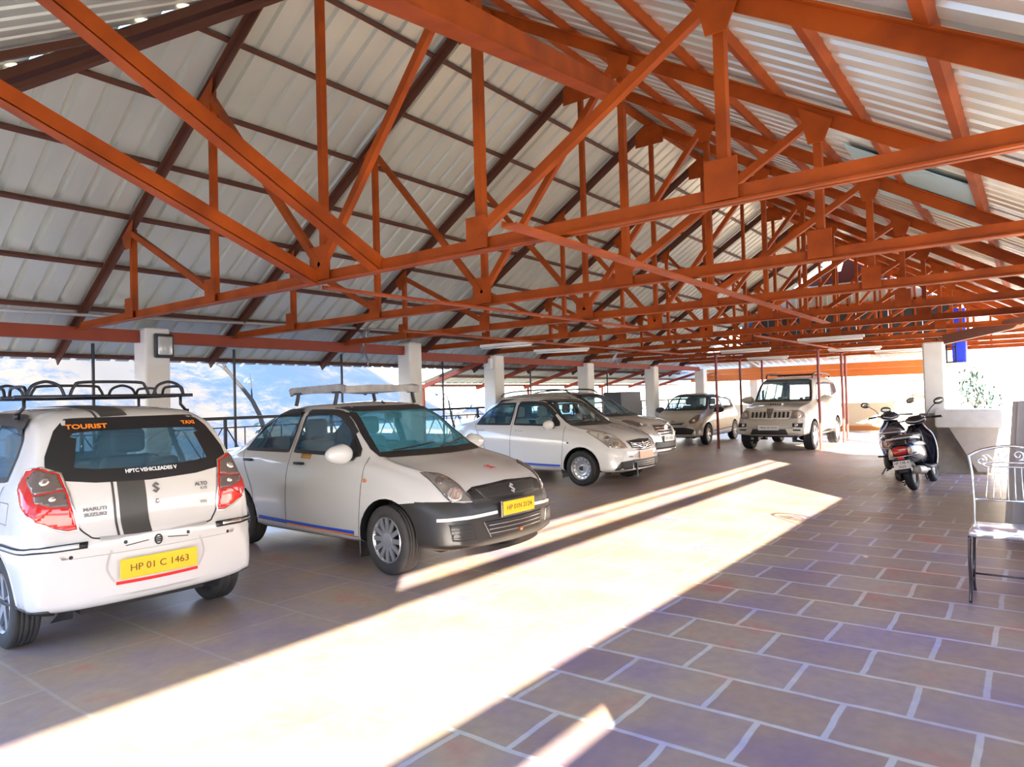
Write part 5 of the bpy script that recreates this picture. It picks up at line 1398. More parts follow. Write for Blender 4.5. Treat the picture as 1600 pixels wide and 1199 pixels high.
# ---------------------------------------------------------------- second sedan (newer, steel wheels)
def second_sedan():
    t = empty('sedan_car', (0, 0, 0), 0, 'white sedan with bare steel wheels and a pink front plate, second sedan in the row', 'car', 'cars parked under the roof')
    st = [list(r) for r in SEDAN_ST]
    for r in st:
        if r[0] < -1.4: r[0] = -1.4 + (r[0] + 1.4) * .93; r[3] += .025; r[2] += .01
    S = Shell([tuple(r) for r in st])
    car_body(t, S, M_PAINT2, [(-1.215, .30, .35), (1.215, .30, .355)], [('rear_side_window', SWIN_R), ('front_side_window', SWIN_F)],
        [('windscreen', FRONT, [(-.655, 1.015), (.655, 1.015), (.60, 1.20), (.515, 1.44), (-.515, 1.44), (-.60, 1.20)], lambda c: c.x > .2, .045, M_GLASSD),
         ('rear_window', REAR, [(-.56, 1.12), (.56, 1.12), (.50, 1.40), (-.50, 1.40)], lambda c: c.x < -.8, .05, M_GLASSD)], [], seams=SEAMS, glass=M_GLASS)
    sedan_front(t, S)
    g = obj('grille', S.patch([(-.18, .575), (.18, .575), (.34, .62), (.40, .735), (0, .755), (-.40, .735), (-.34, .62)], FRONT, .008, .03), M_RUBBER, t)
    bm = bmesh.new()
    for z in (.61, .64, .67, .70): S.ribbon(bm, [(-.33, z), (0, z - .02), (.33, z)], FRONT, .008, .012)
    S.ribbon(bm, [(-.39, .735), (-.15, .65), (0, .61), (.15, .65), (.39, .735)], FRONT, .014, .014); obj('grille_bars', bm, M_CHROME, g)
    badge(t, S, FRONT, 0, .665, .062, M_BADGE, off=.02)
    li = obj('lower_intake', S.patch([(-.35, .285), (.35, .285), (.38, .425), (-.38, .425)], FRONT, .006, .04), M_RUBBER, t)
    bm = bmesh.new()
    for z in (.315, .35, .385): S.ribbon(bm, [(-.34, z), (0, z), (.34, z)], FRONT, .007, .012)
    obj('intake_bars', bm, M_LAMPBASE, li)
    for s in (1, -1):
        H3 = [(1.253, -.700, .894), (1.317, -.625, .915), (1.501, -.530, .88), (1.64, -.52, .84), (1.768, -.51, .77), (1.85, -.48, .69), (1.895, -.455, .625), (1.82, -.60, .622), (1.695, -.715, .646), (1.62, -.725, .70), (1.50, -.73, .78), (1.36, -.72, .85)]
        lamp3(t, S, 'headlamp', H3, s, 45, 20, M_LAMPBR, [('lamp_bowl', (1.76, -.60, .69), .05, M_LAMPBASE), ('lamp_bowl', (1.60, -.63, .78), .04, M_LAMPBASE)], (.007, M_RUBBER))
        obj('fog_recess', S.patch(S.uv(math.radians(35) * s, [(p[0], p[1] * s, p[2]) for p in [(1.78, .70, .275), (1.955, .38, .28), (1.955, .38, .42), (1.86, .62, .41)]]), math.radians(35) * s, .006, .03), M_RUBBER, t)
        bm = bmesh.new(); S.ribbon(bm, sidepoly([(-.86, .37), (-.3, .345), (.3, .33), (.80, .325)], s), sang(s), .035, .004, False); obj('blue_side_tape', bm, M_BLUE, t)
        handle(t, S, -1.05, .925, s, M_PAINT2); handle(t, S, -.12, .918, s, M_PAINT2); side_mirror(t, S, .62, .975, s, M_PAINT2, 1.05)
        obj('window_corner', S.patch(sidepoly([(.54, 1.02), (.72, 1.015), (.56, 1.17)], s), sang(s), .006, .04), M_RUBBER, t)
        bm = bmesh.new(); S.ribbon(bm, sidepoly([(-.24, 1.41), (.22, 1.40), (.42, 1.32), (.60, 1.19)], s), sang(s), .05, .012); obj('rain_visor', bm, M_BLKPLASTIC, t)
        bm = bmesh.new(); S.ribbon(bm, sidepoly([(-.88, 1.03), (-.86, 1.36)], s), sang(s), .020, .006, False); obj('window_divider', bm, M_RUBBER, t)
        h, n = S.hit(sang(s), .96 * (1 if s < 0 else -1), .72, .004); bm = bmesh.new(); blob(bm, (0, 0, 0), 1, .02, .008, .015, 2); o = obj('side_indicator', bm, M_RUBBER, t, True); o.location = h
        obj('tail_lamp', S.patch([(p[0] * s, p[1]) for p in [(.60, .82), (.70, .94), (.84, .93), (.90, .80), (.74, .72), (.62, .74)]], math.radians(140) * s, .006, .03), mat('pink_lamp_lens', (.75, .03, .12), .15, coat=1), t)
        bm = rbox(.80, .815, min(.55 * s, .82 * s), max(.55 * s, .82 * s), .12, .42, .005, 1); obj('mud_flap', bm, M_RUBBER, t)
    h, n = S.hit(FRONT, 0, .495, .02); plate(t, '', h, PI / 2, .46, .12, M_PINKP, M_INK)
    bm = bmesh.new(); h, n = S.hit(FRONT, -.30, .34, .02); bar(bm, h + Vector((0, 0, .04)), h + Vector((0, 0, -.20)), .03, .02, Vector((1, 0, 0))); obj('hanging_strap', bm, M_RUBBER, t)
    wiper(t, S, FRONT, (-.50, 1.035), (.02, 1.075)); wiper(t, S, FRONT, (.05, 1.035), (.58, 1.09))
    interior(t, S, 1.0, -1.2, .66, M_SEATL, .96)
    bm = rbox(.36, .39, -.11, .11, 1.33, 1.39, .01); obj('inner_mirror', bm, M_RUBBER, t)
    for x in (-1.215, 1.215):
        for y in (-.76, .76): wheel(t, x, y, .295, .17, 'steel')
    bm = bmesh.new(); bx(bm, -1.8, 1.7, -.44, .44, .20, .30); obj('underbody', bm, M_RUBBER, t)
    return t
s2 = second_sedan(); xform(s2, (10.86, 7.33), -92.0)

# ---------------------------------------------------------------- silver crossover
def crossover():
    t = empty('crossover_car', (0, 0, 0), 0, 'silver grey crossover with roof rails half hidden behind the second white sedan', 'car', 'cars parked under the roof')
    S = Shell([
        (-2.05, .42, .62, .80, .50, .66, .62, .54, -.05), (-2.04, .36, .68, .92, .56, .74, .70, .60, -.05), (-2.0, .33, .85, 1.08, .62, .82, .76, .62, -.04), (-1.92, .31, .98, 1.28, .66, .86, .79, .61, -.03),
        (-1.78, .30, 1.02, 1.46, .68, .875, .80, .585, -.02), (-1.55, .29, 1.03, 1.55, .69, .88, .81, .575, 0), (-1.0, .28, 1.03, 1.60, .70, .885, .815, .58, 0), (-.3, .28, 1.01, 1.615, .70, .885, .815, .585, 0), (.25, .28, 1.0, 1.59, .70, .885, .815, .59, .02),
        (.48, .28, 1.0, 1.53, .70, .885, .815, .59, .05), (.85, .28, 1.0, 1.30, .70, .885, .81, .63, .08), (1.15, .28, .99, 1.11, .70, .885, .80, .69, .10), (1.45, .28, .93, 1.05, .69, .88, .79, .69, .10), (1.75, .29, .86, .99, .67, .85, .76, .65, .10),
        (1.94, .30, .76, .90, .64, .80, .71, .60, .10), (2.03, .31, .66, .78, .59, .74, .66, .55, .10), (2.08, .33, .55, .64, .53, .66, .60, .50, .10), (2.09, .38, .48, .55, .48, .60, .55, .48, .10)])
    car_body(t, S, M_SILVER, [(-1.295, .33, .39), (1.295, .33, .39)],
        [('rear_side_window', [(-1.75, 1.12), (-.38, 1.07), (-.38, 1.48), (-1.5, 1.46)]), ('front_side_window', [(-.30, 1.07), (.86, 1.045), (.50, 1.38), (.28, 1.48), (-.30, 1.49)])],
        [('windscreen', FRONT, [(-.69, 1.10), (.69, 1.10), (.62, 1.30), (.54, 1.53), (-.54, 1.53), (-.62, 1.30)], lambda c: c.x > .2, .05, M_GLASS), ('rear_window', REAR, [(-.60, 1.12), (.60, 1.12), (.52, 1.46), (-.52, 1.46)], lambda c: c.x < -1.6, .06, M_GLASSD)],
        [], seams=[[(-1.2, 1.05), (-.98, .7), (-.95, .42)], [(-.34, 1.5), (-.34, .40)], [(.92, 1.05), (.90, .42)], [(-.95, .40), (.9, .38)]], glass=M_GLASSD)
    sedan_front(t, S)
    g = obj('grille', S.patch([(-.30, .70), (.30, .70), (.42, .79), (.40, .88), (-.40, .88), (-.42, .79)], FRONT, .008, .03), M_RUBBER, t)
    bm = bmesh.new()
    for z in (.74, .79, .84): S.ribbon(bm, [(-.38, z), (0, z), (.38, z)], FRONT, .022, .016)
    S.ribbon(bm, [(-.30, .69), (.30, .69), (.42, .80), (.40, .90), (-.40, .90), (-.42, .80)], FRONT, .016, .014, True, smooth=False); obj('grille_bars', bm, M_CHROME, g)
    bm = bmesh.new(); h, n = S.hit(FRONT, 0, .82, .03); tube(bm, [h + Vector((0, .075 * math.cos(2 * PI * k / 20), .045 * math.sin(2 * PI * k / 20))) for k in range(20)], .009, 6, True)
    for a, b in (((-.03, -.035), (-.02, .038)), ((.02, -.038), (.03, .035)), ((-.028, -.006), (.028, .008))): tube(bm, [h + Vector((0, a[0], a[1])), h + Vector((0, b[0], b[1]))], .007, 6)
    obj('emblem', bm, M_CHROME, t)
    obj('lower_intake', S.patch([(-.55, .42), (.55, .42), (.50, .56), (-.50, .56)], FRONT, .008, .04), M_BLKPLASTIC, t)
    obj('skid_trim', S.patch([(-.50, .35), (.50, .35), (.55, .40), (-.55, .40)], FRONT, .012, .04), M_CHROME, t)
    for s in (1, -1):
        H3 = [(1.475, -.736, .990), (1.636, -.60, 1.000), (1.842, -.50, .955), (1.95, -.46, .90), (1.96, -.58, .865), (1.85, -.70, .87), (1.70, -.745, .915)]
        lamp3(t, S, 'headlamp', H3, s, 42, 25, M_SMOKE, [('lamp_bowl', (1.86, -.60, .905), .035, M_LAMPBR)], (.010, M_CHROME))
        handle(t, S, -.98, .93, s, M_SILVER); handle(t, S, -.14, .92, s, M_SILVER); side_mirror(t, S, .66, 1.03, s, M_SILVER, 1.1)
        bm = bmesh.new(); tube(bm, smoothpath([(-1.5, .60 * s, 1.545), (-1.4, .61 * s, 1.61), (-1.0, .61 * s, 1.655), (-.2, .61 * s, 1.67), (.15, .61 * s, 1.645), (.28, .60 * s, 1.575)], 5), .017, 8); obj('roof_rail', bm, M_RUBBER, t, True)
        obj('tail_lamp', S.patch([(p[0] * s, p[1]) for p in [(.60, .95), (.70, 1.08), (.86, 1.05), (.90, .92), (.74, .86)]], math.radians(140) * s, .006, .03), M_REDLAMP, t)
    h, n = S.hit(FRONT, 0, .62, .02); plate(t, 'HP 14 3022', h, PI / 2, .48, .12, M_WHITEP, M_INK)
    wiper(t, S, FRONT, (-.50, 1.12), (.02, 1.16)); wiper(t, S, FRONT, (.05, 1.12), (.60, 1.17))
    interior(t, S, 1.1, -1.6, .68, M_SEAT, 1.04, seat_x=0)
    bm = rbox(.42, .45, -.11, .11, 1.43, 1.49, .01); obj('inner_mirror', bm, M_RUBBER, t)
    for x in (-1.295, 1.295):
        for y in (-.79, .79): wheel(t, x, y, .33, .20, 'five')
    bm = bmesh.new(); bx(bm, -1.9, 1.8, -.46, .46, .28, .36); obj('underbody', bm, M_RUBBER, t)
    return t
c3 = crossover(); xform(c3, (12.95, 8.12), -88.0)

# ---------------------------------------------------------------- small beige hatch facing the camera
def beige_car():
    t = empty('compact_car', (0, 0, 0), 0, 'small beige grey car with black mirrors parked facing the camera behind a maroon prop', 'car', 'cars parked under the roof')
    st = [list(r) for r in SEDAN_ST]
    S = Shell([(-1.88, .34, .52, .70, .48, .62, .60, .52, -.05), (-1.87, .29, .58, .82, .54, .70, .67, .57, -.05), (-1.83, .26, .78, 1.02, .58, .77, .72, .58, -.05), (-1.76, .24, .90, 1.20, .61, .80, .74, .57, -.04), (-1.62, .22, .94, 1.38, .63, .82, .76, .55, -.02)]
              + [tuple(r) for r in st if -1.1 < r[0] < 1.9] + [(1.90, .25, .56, .66, .54, .68, .61, .48, .09), (1.93, .30, .46, .55, .48, .60, .55, .45, .09)])
    car_body(t, S, M_BEIGE, [(-1.245, .30, .35), (1.245, .30, .355)],
        [('rear_side_window', [(-1.50, 1.06), (-.36, .985), (-.34, 1.40), (-1.0, 1.40), (-1.38, 1.27)]), ('front_side_window', SWIN_F)],
        [('windscreen', FRONT, [(-.655, 1.015), (.655, 1.015), (.60, 1.20), (.515, 1.44), (-.515, 1.44), (-.60, 1.20)], lambda c: c.x > .2, .05, M_GLASS),
         ('rear_window', REAR, [(-.56, 1.05), (.56, 1.05), (.48, 1.38), (-.48, 1.38)], lambda c: c.x < -1.3, .05, M_GLASS)], [], seams=[[(-1.2, .98), (-.93, .60), (-.90, .36)]] + SEAMS[1:], glass=M_GLASS)
    sedan_front(t, S)
    obj('grille', S.patch([(-.30, .60), (.30, .60), (.36, .66), (-.36, .66)], FRONT, .007, .03), M_RUBBER, t)
    obj('lower_intake', S.patch([(-.58, .32), (.58, .32), (.66, .46), (.40, .52), (-.40, .52), (-.66, .46)], FRONT, .007, .04), M_RUBBER, t)
    badge(t, S, FRONT, 0, .70, .04, M_CHROME, 'oval_badge', lambda bm, s: blob(bm, (0, 0, 0), 1, .008, .06, .028, 2), .006)
    for s in (1, -1):
        H3 = [(1.42, -.66, .865), (1.58, -.61, .86), (1.74, -.54, .78), (1.86, -.47, .69), (1.88, -.50, .63), (1.79, -.62, .635), (1.66, -.68, .72)]
        lamp3(t, S, 'headlamp', H3, s, 42, 25, M_SMOKE, [('lamp_bowl', (1.77, -.58, .70), .045, M_LAMPBR)], (.007, M_RUBBER))
        obj('fog_lamp', S.patch([(p[0] * s, p[1]) for p in circ((-.78, .40), .05)], math.radians(25) * s, .012, .03), M_LAMPBR, t)
        handle(t, S, -.98, .86, s, M_BEIGE); handle(t, S, -.12, .855, s, M_BEIGE); side_mirror(t, S, .58, .955, s, M_BLKPLASTIC, 1.15)
        bm = bmesh.new(); S.ribbon(bm, sidepoly([(-.90, .42), (.80, .38)], s), sang(s), .035, .010, False); obj('side_moulding', bm, M_BLKPLASTIC, t)
        bm = bmesh.new(); S.ribbon(bm, sidepoly([(-.24, 1.41), (.22, 1.40), (.42, 1.32), (.66, 1.12)], s), sang(s), .06, .014); obj('rain_visor', bm, M_BLKPLASTIC, t)
        bm = bmesh.new(); S.topribbon(bm, [(.98, .64 * s), (.72, .60 * s), (.42, .575 * s)], .03, .004); obj('pillar_trim', bm, M_RUBBER, t)
    wiper(t, S, FRONT, (-.50, 1.035), (.02, 1.075)); wiper(t, S, FRONT, (.05, 1.035), (.58, 1.09))
    interior(t, S, 1.0, -1.5, .66, M_SEAT, .96)
    bm = rbox(.36, .39, -.11, .11, 1.33, 1.39, .01); obj('inner_mirror', bm, M_RUBBER, t)
    for x in (-1.245, 1.245):
        for y in (-.76, .76): wheel(t, x, y, .30, .18, 'six')
    bm = bmesh.new(); bx(bm, -1.7, 1.6, -.44, .44, .20, .30); obj('underbody', bm, M_RUBBER, t)
    return t
c4 = beige_car(); xform(c4, (21.0, 8.62), -178.0)

# ---------------------------------------------------------------- tall off-road car facing the camera
def tall_car():
    t = empty('offroad_car', (0, 0, 0), 0, 'tall cream off-road car with slatted grille facing the camera at the far end', 'car', 'cars parked under the roof')
    S = Shell([
        (-2.14, .44, .80, 1.00, .60, .76, .74, .66, -.02), (-2.12, .40, .95, 1.20, .64, .84, .80, .68, -.02), (-2.08, .38, 1.12, 1.55, .68, .87, .83, .68, -.02), (-2.02, .37, 1.17, 1.78, .70, .885, .84, .67, -.01), (-1.90, .36, 1.18, 1.86, .70, .89, .845, .665, 0),
        (-1.2, .36, 1.18, 1.90, .70, .89, .845, .665, 0), (-.3, .36, 1.17, 1.90, .70, .89, .845, .665, 0), (.30, .36, 1.16, 1.87, .70, .89, .845, .665, .02), (.48, .36, 1.16, 1.80, .70, .89, .84, .665, .03),
        (.72, .36, 1.15, 1.52, .70, .89, .83, .68, .05), (.96, .36, 1.14, 1.25, .70, .885, .80, .70, .06), (1.10, .36, 1.10, 1.20, .70, .88, .78, .68, .06), (1.60, .36, 1.04, 1.15, .69, .86, .76, .66, .06),
        (1.92, .37, .96, 1.10, .68, .84, .75, .63, .06), (2.04, .38, .84, 1.02, .66, .83, .74, .60, .06), (2.08, .39, .74, .90, .66, .84, .76, .62, .06), (2.18, .40, .64, .76, .64, .84, .78, .64, .07), (2.22, .42, .58, .68, .60, .80, .74, .62, .08), (2.23, .46, .54, .60, .56, .74, .68, .58, .08)])
    car_body(t, S, M_BEIGE, [(-1.34, .36, .43), (1.34, .36, .43)],
        [('rear_side_window', [(-1.98, 1.26), (-1.30, 1.24), (-1.30, 1.70), (-1.90, 1.68)]), ('rear_side_window', [(-1.22, 1.24), (-.36, 1.22), (-.36, 1.71), (-1.22, 1.71)]), ('front_side_window', [(-.28, 1.22), (.72, 1.20), (.44, 1.60), (.30, 1.70), (-.28, 1.71)])],
        [('windscreen', FRONT, [(-.70, 1.25), (.70, 1.25), (.66, 1.50), (.60, 1.79), (-.60, 1.79), (-.66, 1.50)], lambda c: c.x > .2, .06, M_GLASS), ('rear_window', REAR, [(-.62, 1.22), (.62, 1.22), (.58, 1.70), (-.58, 1.70)], lambda c: c.x < -1.9, .05, M_GLASS)],
        [], seams=[[(-.32, 1.75), (-.32, .45)], [(.86, 1.2), (.86, .48)], [(-1.26, 1.2), (-1.0, .8), (-.90, .48)]], glass=M_GLASS)
    # grille: chrome frame with upright slots
    g = obj('grille', S.patch([(-.47, .80), (.47, .80), (.52, 1.01), (-.52, 1.01)], FRONT, .008, .03), M_BEIGE, t)
    bm = bmesh.new()
    for k in range(4):
        for s in (-1, 1):
            u = s * (.13 + k * .10)
            pl = [(u - .026, .84), (u + .026, .84), (u + .030, .98), (u - .022, .98)]
            b2 = S.patch(pl, FRONT, .016, .04); me = bpy.data.meshes.new('t'); b2.to_mesh(me); b2.free(); bm.from_mesh(me)
    obj('grille_slot', bm, M_RUBBER, g)
    bm = bmesh.new(); S.ribbon(bm, [(-.49, .80), (.49, .80), (.53, 1.02), (-.53, 1.02)], FRONT, .022, .018, True, smooth=False); obj('grille_frame', bm, M_CHROME, g)
    obj('grille_badge', S.patch([(-.08, 1.05), (.08, 1.05), (.07, .95), (.04, .83), (-.04, .83), (-.07, .95)], FRONT, .03, .03), M_SMOKE, t)
    bm = bmesh.new(); h, n = S.hit(FRONT, 0, .985, .045)
    tube(bm, [h + Vector((0, -.055, .015)), h + Vector((0, -.02, -.02)), h + Vector((0, 0, .02)), h + Vector((0, .02, -.02)), h + Vector((0, .055, .015))], .008, 6); obj('emblem', bm, M_CHROME, t)
    obj('lower_intake', S.patch([(-.46, .43), (.46, .43), (.40, .56), (-.40, .56)], FRONT, .010, .04), M_BLKPLASTIC, t)
    # bonnet scoop
    bm = rbox(1.42, 1.62, -.17, .17, 1.14, 1.20, .02, 2); obj('bonnet_scoop', bm, M_BEIGE, t, True)
    bm = bmesh.new()
    for k in range(5): bx(bm, 1.615, 1.628, -.14 + k * .06, -.10 + k * .06, 1.155, 1.185)
    obj('scoop_vent', bm, M_RUBBER, t)
    for s in (1, -1):
        H3 = [(2.04, -.52, 1.00), (2.12, -.50, .86), (2.15, -.53, .82), (2.09, -.72, .825), (2.0, -.79, .85), (1.96, -.77, .96), (1.98, -.68, 1.01)]
        lamp3(t, S, 'headlamp', H3, s, 25, 12, M_LAMPBASE, [('lamp_bowl', (2.07, -.65, .90), .07, M_LAMPBR)], (.010, M_RUBBER))
        obj('fog_lamp', S.patch([(s * p[0], p[1]) for p in [(-.78, .60), (-.56, .62), (-.56, .70), (-.78, .70)]], FRONT, .012, .03), M_RUBBER, t)
        obj('fog_lamp_bowl', S.patch([(s * p[0], p[1]) for p in circ((-.64, .66), .035)], FRONT, .02, .02), M_LAMPBR, t)
        obj('bumper_slot', S.patch([(s * p[0], p[1]) for p in [(-.74, .52), (-.58, .52), (-.56, .555), (-.74, .555)]], FRONT, .012, .03), M_RUBBER, t)
        handle(t, S, -1.0, 1.10, s, M_BEIGE); handle(t, S, -.12, 1.09, s, M_BEIGE); side_mirror(t, S, .60, 1.22, s, M_BEIGE, 1.3)
        bm = rbox(-.95, .85, min(.72 * s, .93 * s), max(.72 * s, .93 * s), .36, .41, .02); obj('side_step', bm, M_BLKPLASTIC, t)
        bm = bmesh.new(); tube(bm, smoothpath([(-1.8, .60 * s, 1.86), (-1.7, .61 * s, 1.95), (-1.0, .61 * s, 1.985), (-.2, .61 * s, 1.985), (.10, .61 * s, 1.95), (.22, .60 * s, 1.87)], 5), .022, 8); obj('roof_rail', bm, M_RUBBER, t, True)
        obj('tail_lamp', S.patch([(p[0] * s, p[1]) for p in [(.74, 1.0), (.80, 1.3), (.88, 1.3), (.90, 1.0)]], math.radians(150) * s, .006, .04), M_REDLAMP, t)
        bm = bmesh.new(); S.ribbon(bm, sidepoly([(-1.0, .62), (.9, .62)], s), sang(s), .09, .014, False); obj('door_cladding', bm, M_BEIGE, t)
    h, n = S.hit(FRONT, 0, .595, .02); plate(t, 'PB02 W 1515', h, PI / 2, .50, .12, M_WHITEP, M_INK)
    bm = bmesh.new(); tube(bm, [(-.9, -.6, 1.94), (-.9, .6, 1.94)], .014, 7); obj('roof_cross_bar', bm, M_RUBBER, t); bm = bmesh.new(); tube(bm, [(-.1, -.6, 1.95), (-.1, .6, 1.95)], .014, 7); obj('roof_cross_bar', bm, M_RUBBER, t)
    wiper(t, S, FRONT, (-.50, 1.27), (.02, 1.31)); wiper(t, S, FRONT, (.05, 1.27), (.58, 1.32))
    interior(t, S, .95, -1.9, .70, M_SEATL, 1.18, seat_x=-.05)
    bm = rbox(.42, .45, -.12, .12, 1.66, 1.73, .01); obj('inner_mirror', bm, M_RUBBER, t)
    for x in (-1.34, 1.34):
        for y in (-.765, .765): wheel(t, x, y, .37, .235, 'five')
    bm = bmesh.new(); bx(bm, -1.9, 1.9, -.46, .46, .34, .42); obj('underbody', bm, M_RUBBER, t)
    return t
c5 = tall_car(); xform(c5, (19.95, 5.40), -179.0)

# =================================================================== SCOOTERS, CHAIR
def loft(bm, secs, n=24, power=2.4, cap=True):
    """secs = [(x, zc, half_width, half_height)] ; superellipse rings along x"""
    X_ = [s[0] for s in secs]; rings = []
    m = max(10, len(secs) * 4)
    L = [0]
    for a, b in zip(secs, secs[1:]): L.append(L[-1] + math.dist(a, b) + 1e-4)
    for i in range(m + 1):
        t = L[-1] * i / m; v = [pchip(L, [s[k] for s in secs], t) for k in range(4)]; ring = []
        for k in range(n):
            a = 2 * PI * k / n; c, s_ = math.cos(a), math.sin(a)
            ring.append(bm.verts.new((v[0], v[2] * math.copysign(abs(c) ** (2 / power), c), v[1] + v[3] * math.copysign(abs(s_) ** (2 / power), s_))))
        rings.append(ring)
    for A, B in zip(rings, rings[1:]):
        for k in range(n): bm.faces.new((A[k], A[(k + 1) % n], B[(k + 1) % n], B[k]))
    if cap: bm.faces.new(rings[0][::-1]); bm.faces.new(rings[-1])
    bmesh.ops.recalc_face_normals(bm, faces=bm.faces)
def scooter(paint, tail, label, steer=0.0, full=True):
    root = empty('motor_scooter', (0, 0, 0), 0, label, 'scooter', 'scooters parked by the concrete basin')
    t = root
    def part(nm, fn, m, smooth=True, parent=None):
        bm = bmesh.new(); fn(bm); return obj(nm, bm, m, parent or t, smooth)
    def wh(x, nm):
        bm = bmesh.new(); R = .225
        lathe(bm, [(R * .55, .035), (R * .62, .05), (R * .85, .055), (R * .97, .035), (R, .012), (R, -.012), (R * .97, -.035), (R * .85, -.055), (R * .62, -.05), (R * .55, -.035)], (0, 0, 0), 'Y', 32)
        w = obj(nm, bm, M_TYRE, t, True); w.location = (x, 0, R)
        bm = bmesh.new(); lathe(bm, [(R * .56, .03), (R * .45, .02), (R * .3, .045), (.001, .05)], (0, 0, 0), 'Y', 24); lathe(bm, [(R * .56, -.03), (R * .45, -.02), (R * .3, -.045), (.001, -.05)], (0, 0, 0), 'Y', 24)
        obj('wheel_hub', bm, M_GALV, w, True); return w
    wh(-.62, 'rear_wheel'); wh(.62, 'front_wheel')
    body = part('rear_body', lambda bm: loft(bm, [(-.90, .60, .075, .05), (-.885, .60, .12, .085), (-.82, .60, .155, .12), (-.65, .585, .19, .15), (-.40, .56, .20, .18), (-.15, .52, .175, .18), (0, .46, .12, .14), (.04, .42, .06, .08)], 28), paint)
    part('side_panel', lambda bm: [loft(bm, [(-.86, .66, .10, .02), (-.80, .665, .165, .045), (-.60, .66, .205, .06), (-.35, .645, .215, .06), (-.12, .62, .19, .04), (-.05, .61, .17, .02)], 24)], tail, parent=body)
    part('seat', lambda bm: loft(bm, [(-.80, .745, .07, .02), (-.74, .755, .13, .04), (-.55, .77, .155, .055), (-.30, .765, .15, .055), (-.05, .765, .13, .055), (.06, .75, .08, .04), (.09, .74, .03, .02)], 24), M_RUBBER)
    part('grab_rail', lambda bm: tube(bm, smoothpath([(-.45, .19, .735), (-.70, .185, .76), (-.88, .13, .775), (-.93, 0, .78), (-.88, -.13, .775), (-.70, -.185, .76), (-.45, -.19, .735)], 5), .016, 8), M_SCOOTS)
    # tail lamp group following the rear
    part('tail_lamp', lambda bm: loft(bm, [(-.915, .60, .05, .03), (-.905, .60, .09, .055), (-.86, .60, .11, .07), (-.80, .60, .10, .06)], 20, 3), M_REDLAMP)
    for s in (1, -1):
        o = part('rear_indicator', lambda bm: loft(bm, [(-.045, 0, .02, .03), (-.03, 0, .035, .055), (.04, 0, .045, .065), (.10, 0, .03, .04)], 16, 2.6), mat('clear_indicator_lens', (.75, .55, .45), .1, .2, coat=1)); o.location = (-.845, s * .115, .59); o.rotation_euler = (0, 0, -s * .35)
    part('lamp_trim', lambda bm: tube(bm, smoothpath([(-.70, .195, .535), (-.84, .15, .52), (-.915, 0, .515), (-.84, -.15, .52), (-.70, -.195, .535)], 5), .009, 6), M_CHROME)
    part('rear_vents', lambda bm: [bx(bm, -.905, -.85, -.10, .10, .685 + k * .02, .693 + k * .02) for k in range(3)], M_RUBBER, False)
    part('rear_fender', lambda bm: loft(bm, [(-.80, .47, .05, .10), (-.84, .42, .09, .07), (-.90, .36, .085, .05), (-.95, .29, .06, .02)], 16, 3), M_BLKPLASTIC)
    p = plate(t, 'HP 24B A', (-.955, 0, .40), -PI / 2, .22, .12, M_WHITEP, M_INK, tilt=0, two='5625')
    part('reflector', lambda bm: bx(bm, -.935, -.92, -.04, .04, .478, .512), M_RED, False)
    part('engine_cover', lambda bm: (loft(bm, [(-.80, .24, .03, .05), (-.70, .25, .06, .10), (-.40, .27, .07, .11), (-.15, .30, .06, .08), (-.08, .30, .02, .04)], 18), bmesh.ops.translate(bm, verts=bm.verts, vec=(0, .13, 0))), M_BLKPLASTIC)
    part('silencer', lambda bm: (loft(bm, [(-.92, .30, .03, .03), (-.90, .30, .055, .06), (-.55, .27, .055, .06), (-.40, .26, .03, .03), (-.2, .25, .02, .02)], 18), bmesh.ops.translate(bm, verts=bm.verts, vec=(0, -.16, 0))), M_GALV)
    part('side_stand', lambda bm: tube(bm, [(-.10, .12, .22), (-.16, .26, .02), (-.20, .29, .02)], .012, 6), M_RUBBER)
    part('centre_stand', lambda bm: (tube(bm, [(-.25, .10, .22), (-.42, .15, .12), (-.47, .17, .12)], .012, 6), tube(bm, [(-.25, -.10, .22), (-.42, -.15, .12)], .012, 6)), M_RUBBER)
    part('foot_peg', lambda bm: tube(bm, [(-.52, .10, .36), (-.54, .27, .37)], .016, 6), M_RUBBER)
    # floorboard and leg shield
    part('floorboard', lambda bm: loft(bm, [(-.12, .30, .10, .05), (0, .27, .17, .035), (.25, .27, .175, .035), (.38, .29, .17, .05)], 20, 4), M_BLKPLASTIC)
    def shield(bm):
        rows = []
        for i in range(15):
            u = i / 14; z = .27 + .66 * u; x = .36 + .10 * u - .10 * (u - .5) ** 2; w = .175 + .05 * math.sin(PI * min(1, u * 1.1)) - .07 * max(0, u - .75) / .25
            rows.append([(x - .10 * (k / 6) ** 2 * 1.0 if False else x - .09 * ((k - 6) / 6) ** 2, w * (k - 6) / 6, z) for k in range(13)])
        V = [[bm.verts.new(p) for p in r] for r in rows]
        for A, B in zip(V, V[1:]):
            for k in range(12): bm.faces.new((A[k], A[k + 1], B[k + 1], B[k]))
        bmesh.ops.solidify(bm, geom=list(bm.faces), thickness=.02)
        shield.edge = [rows[i][0] for i in range(15)], [rows[i][-1] for i in range(15)]
    sh = part('leg_shield', shield, paint)
    for e_ in shield.edge: part('shield_chrome_edge', lambda bm: tube(bm, e_, .010, 6), M_CHROME, parent=sh)
    part('front_apron', lambda bm: loft(bm, [(.40, .62, .05, .25), (.46, .62, .13, .30), (.54, .64, .10, .26), (.60, .66, .03, .15)], 20, 2.2), paint)
    part('front_fender', lambda bm: [tube(bm, [(.62 + .27 * math.cos(a), 0, .225 + .27 * math.sin(a)) for a in [0.15 + k * .22 for k in range(13)]], [.03] + [.065] * 11 + [.03], 10)], paint)
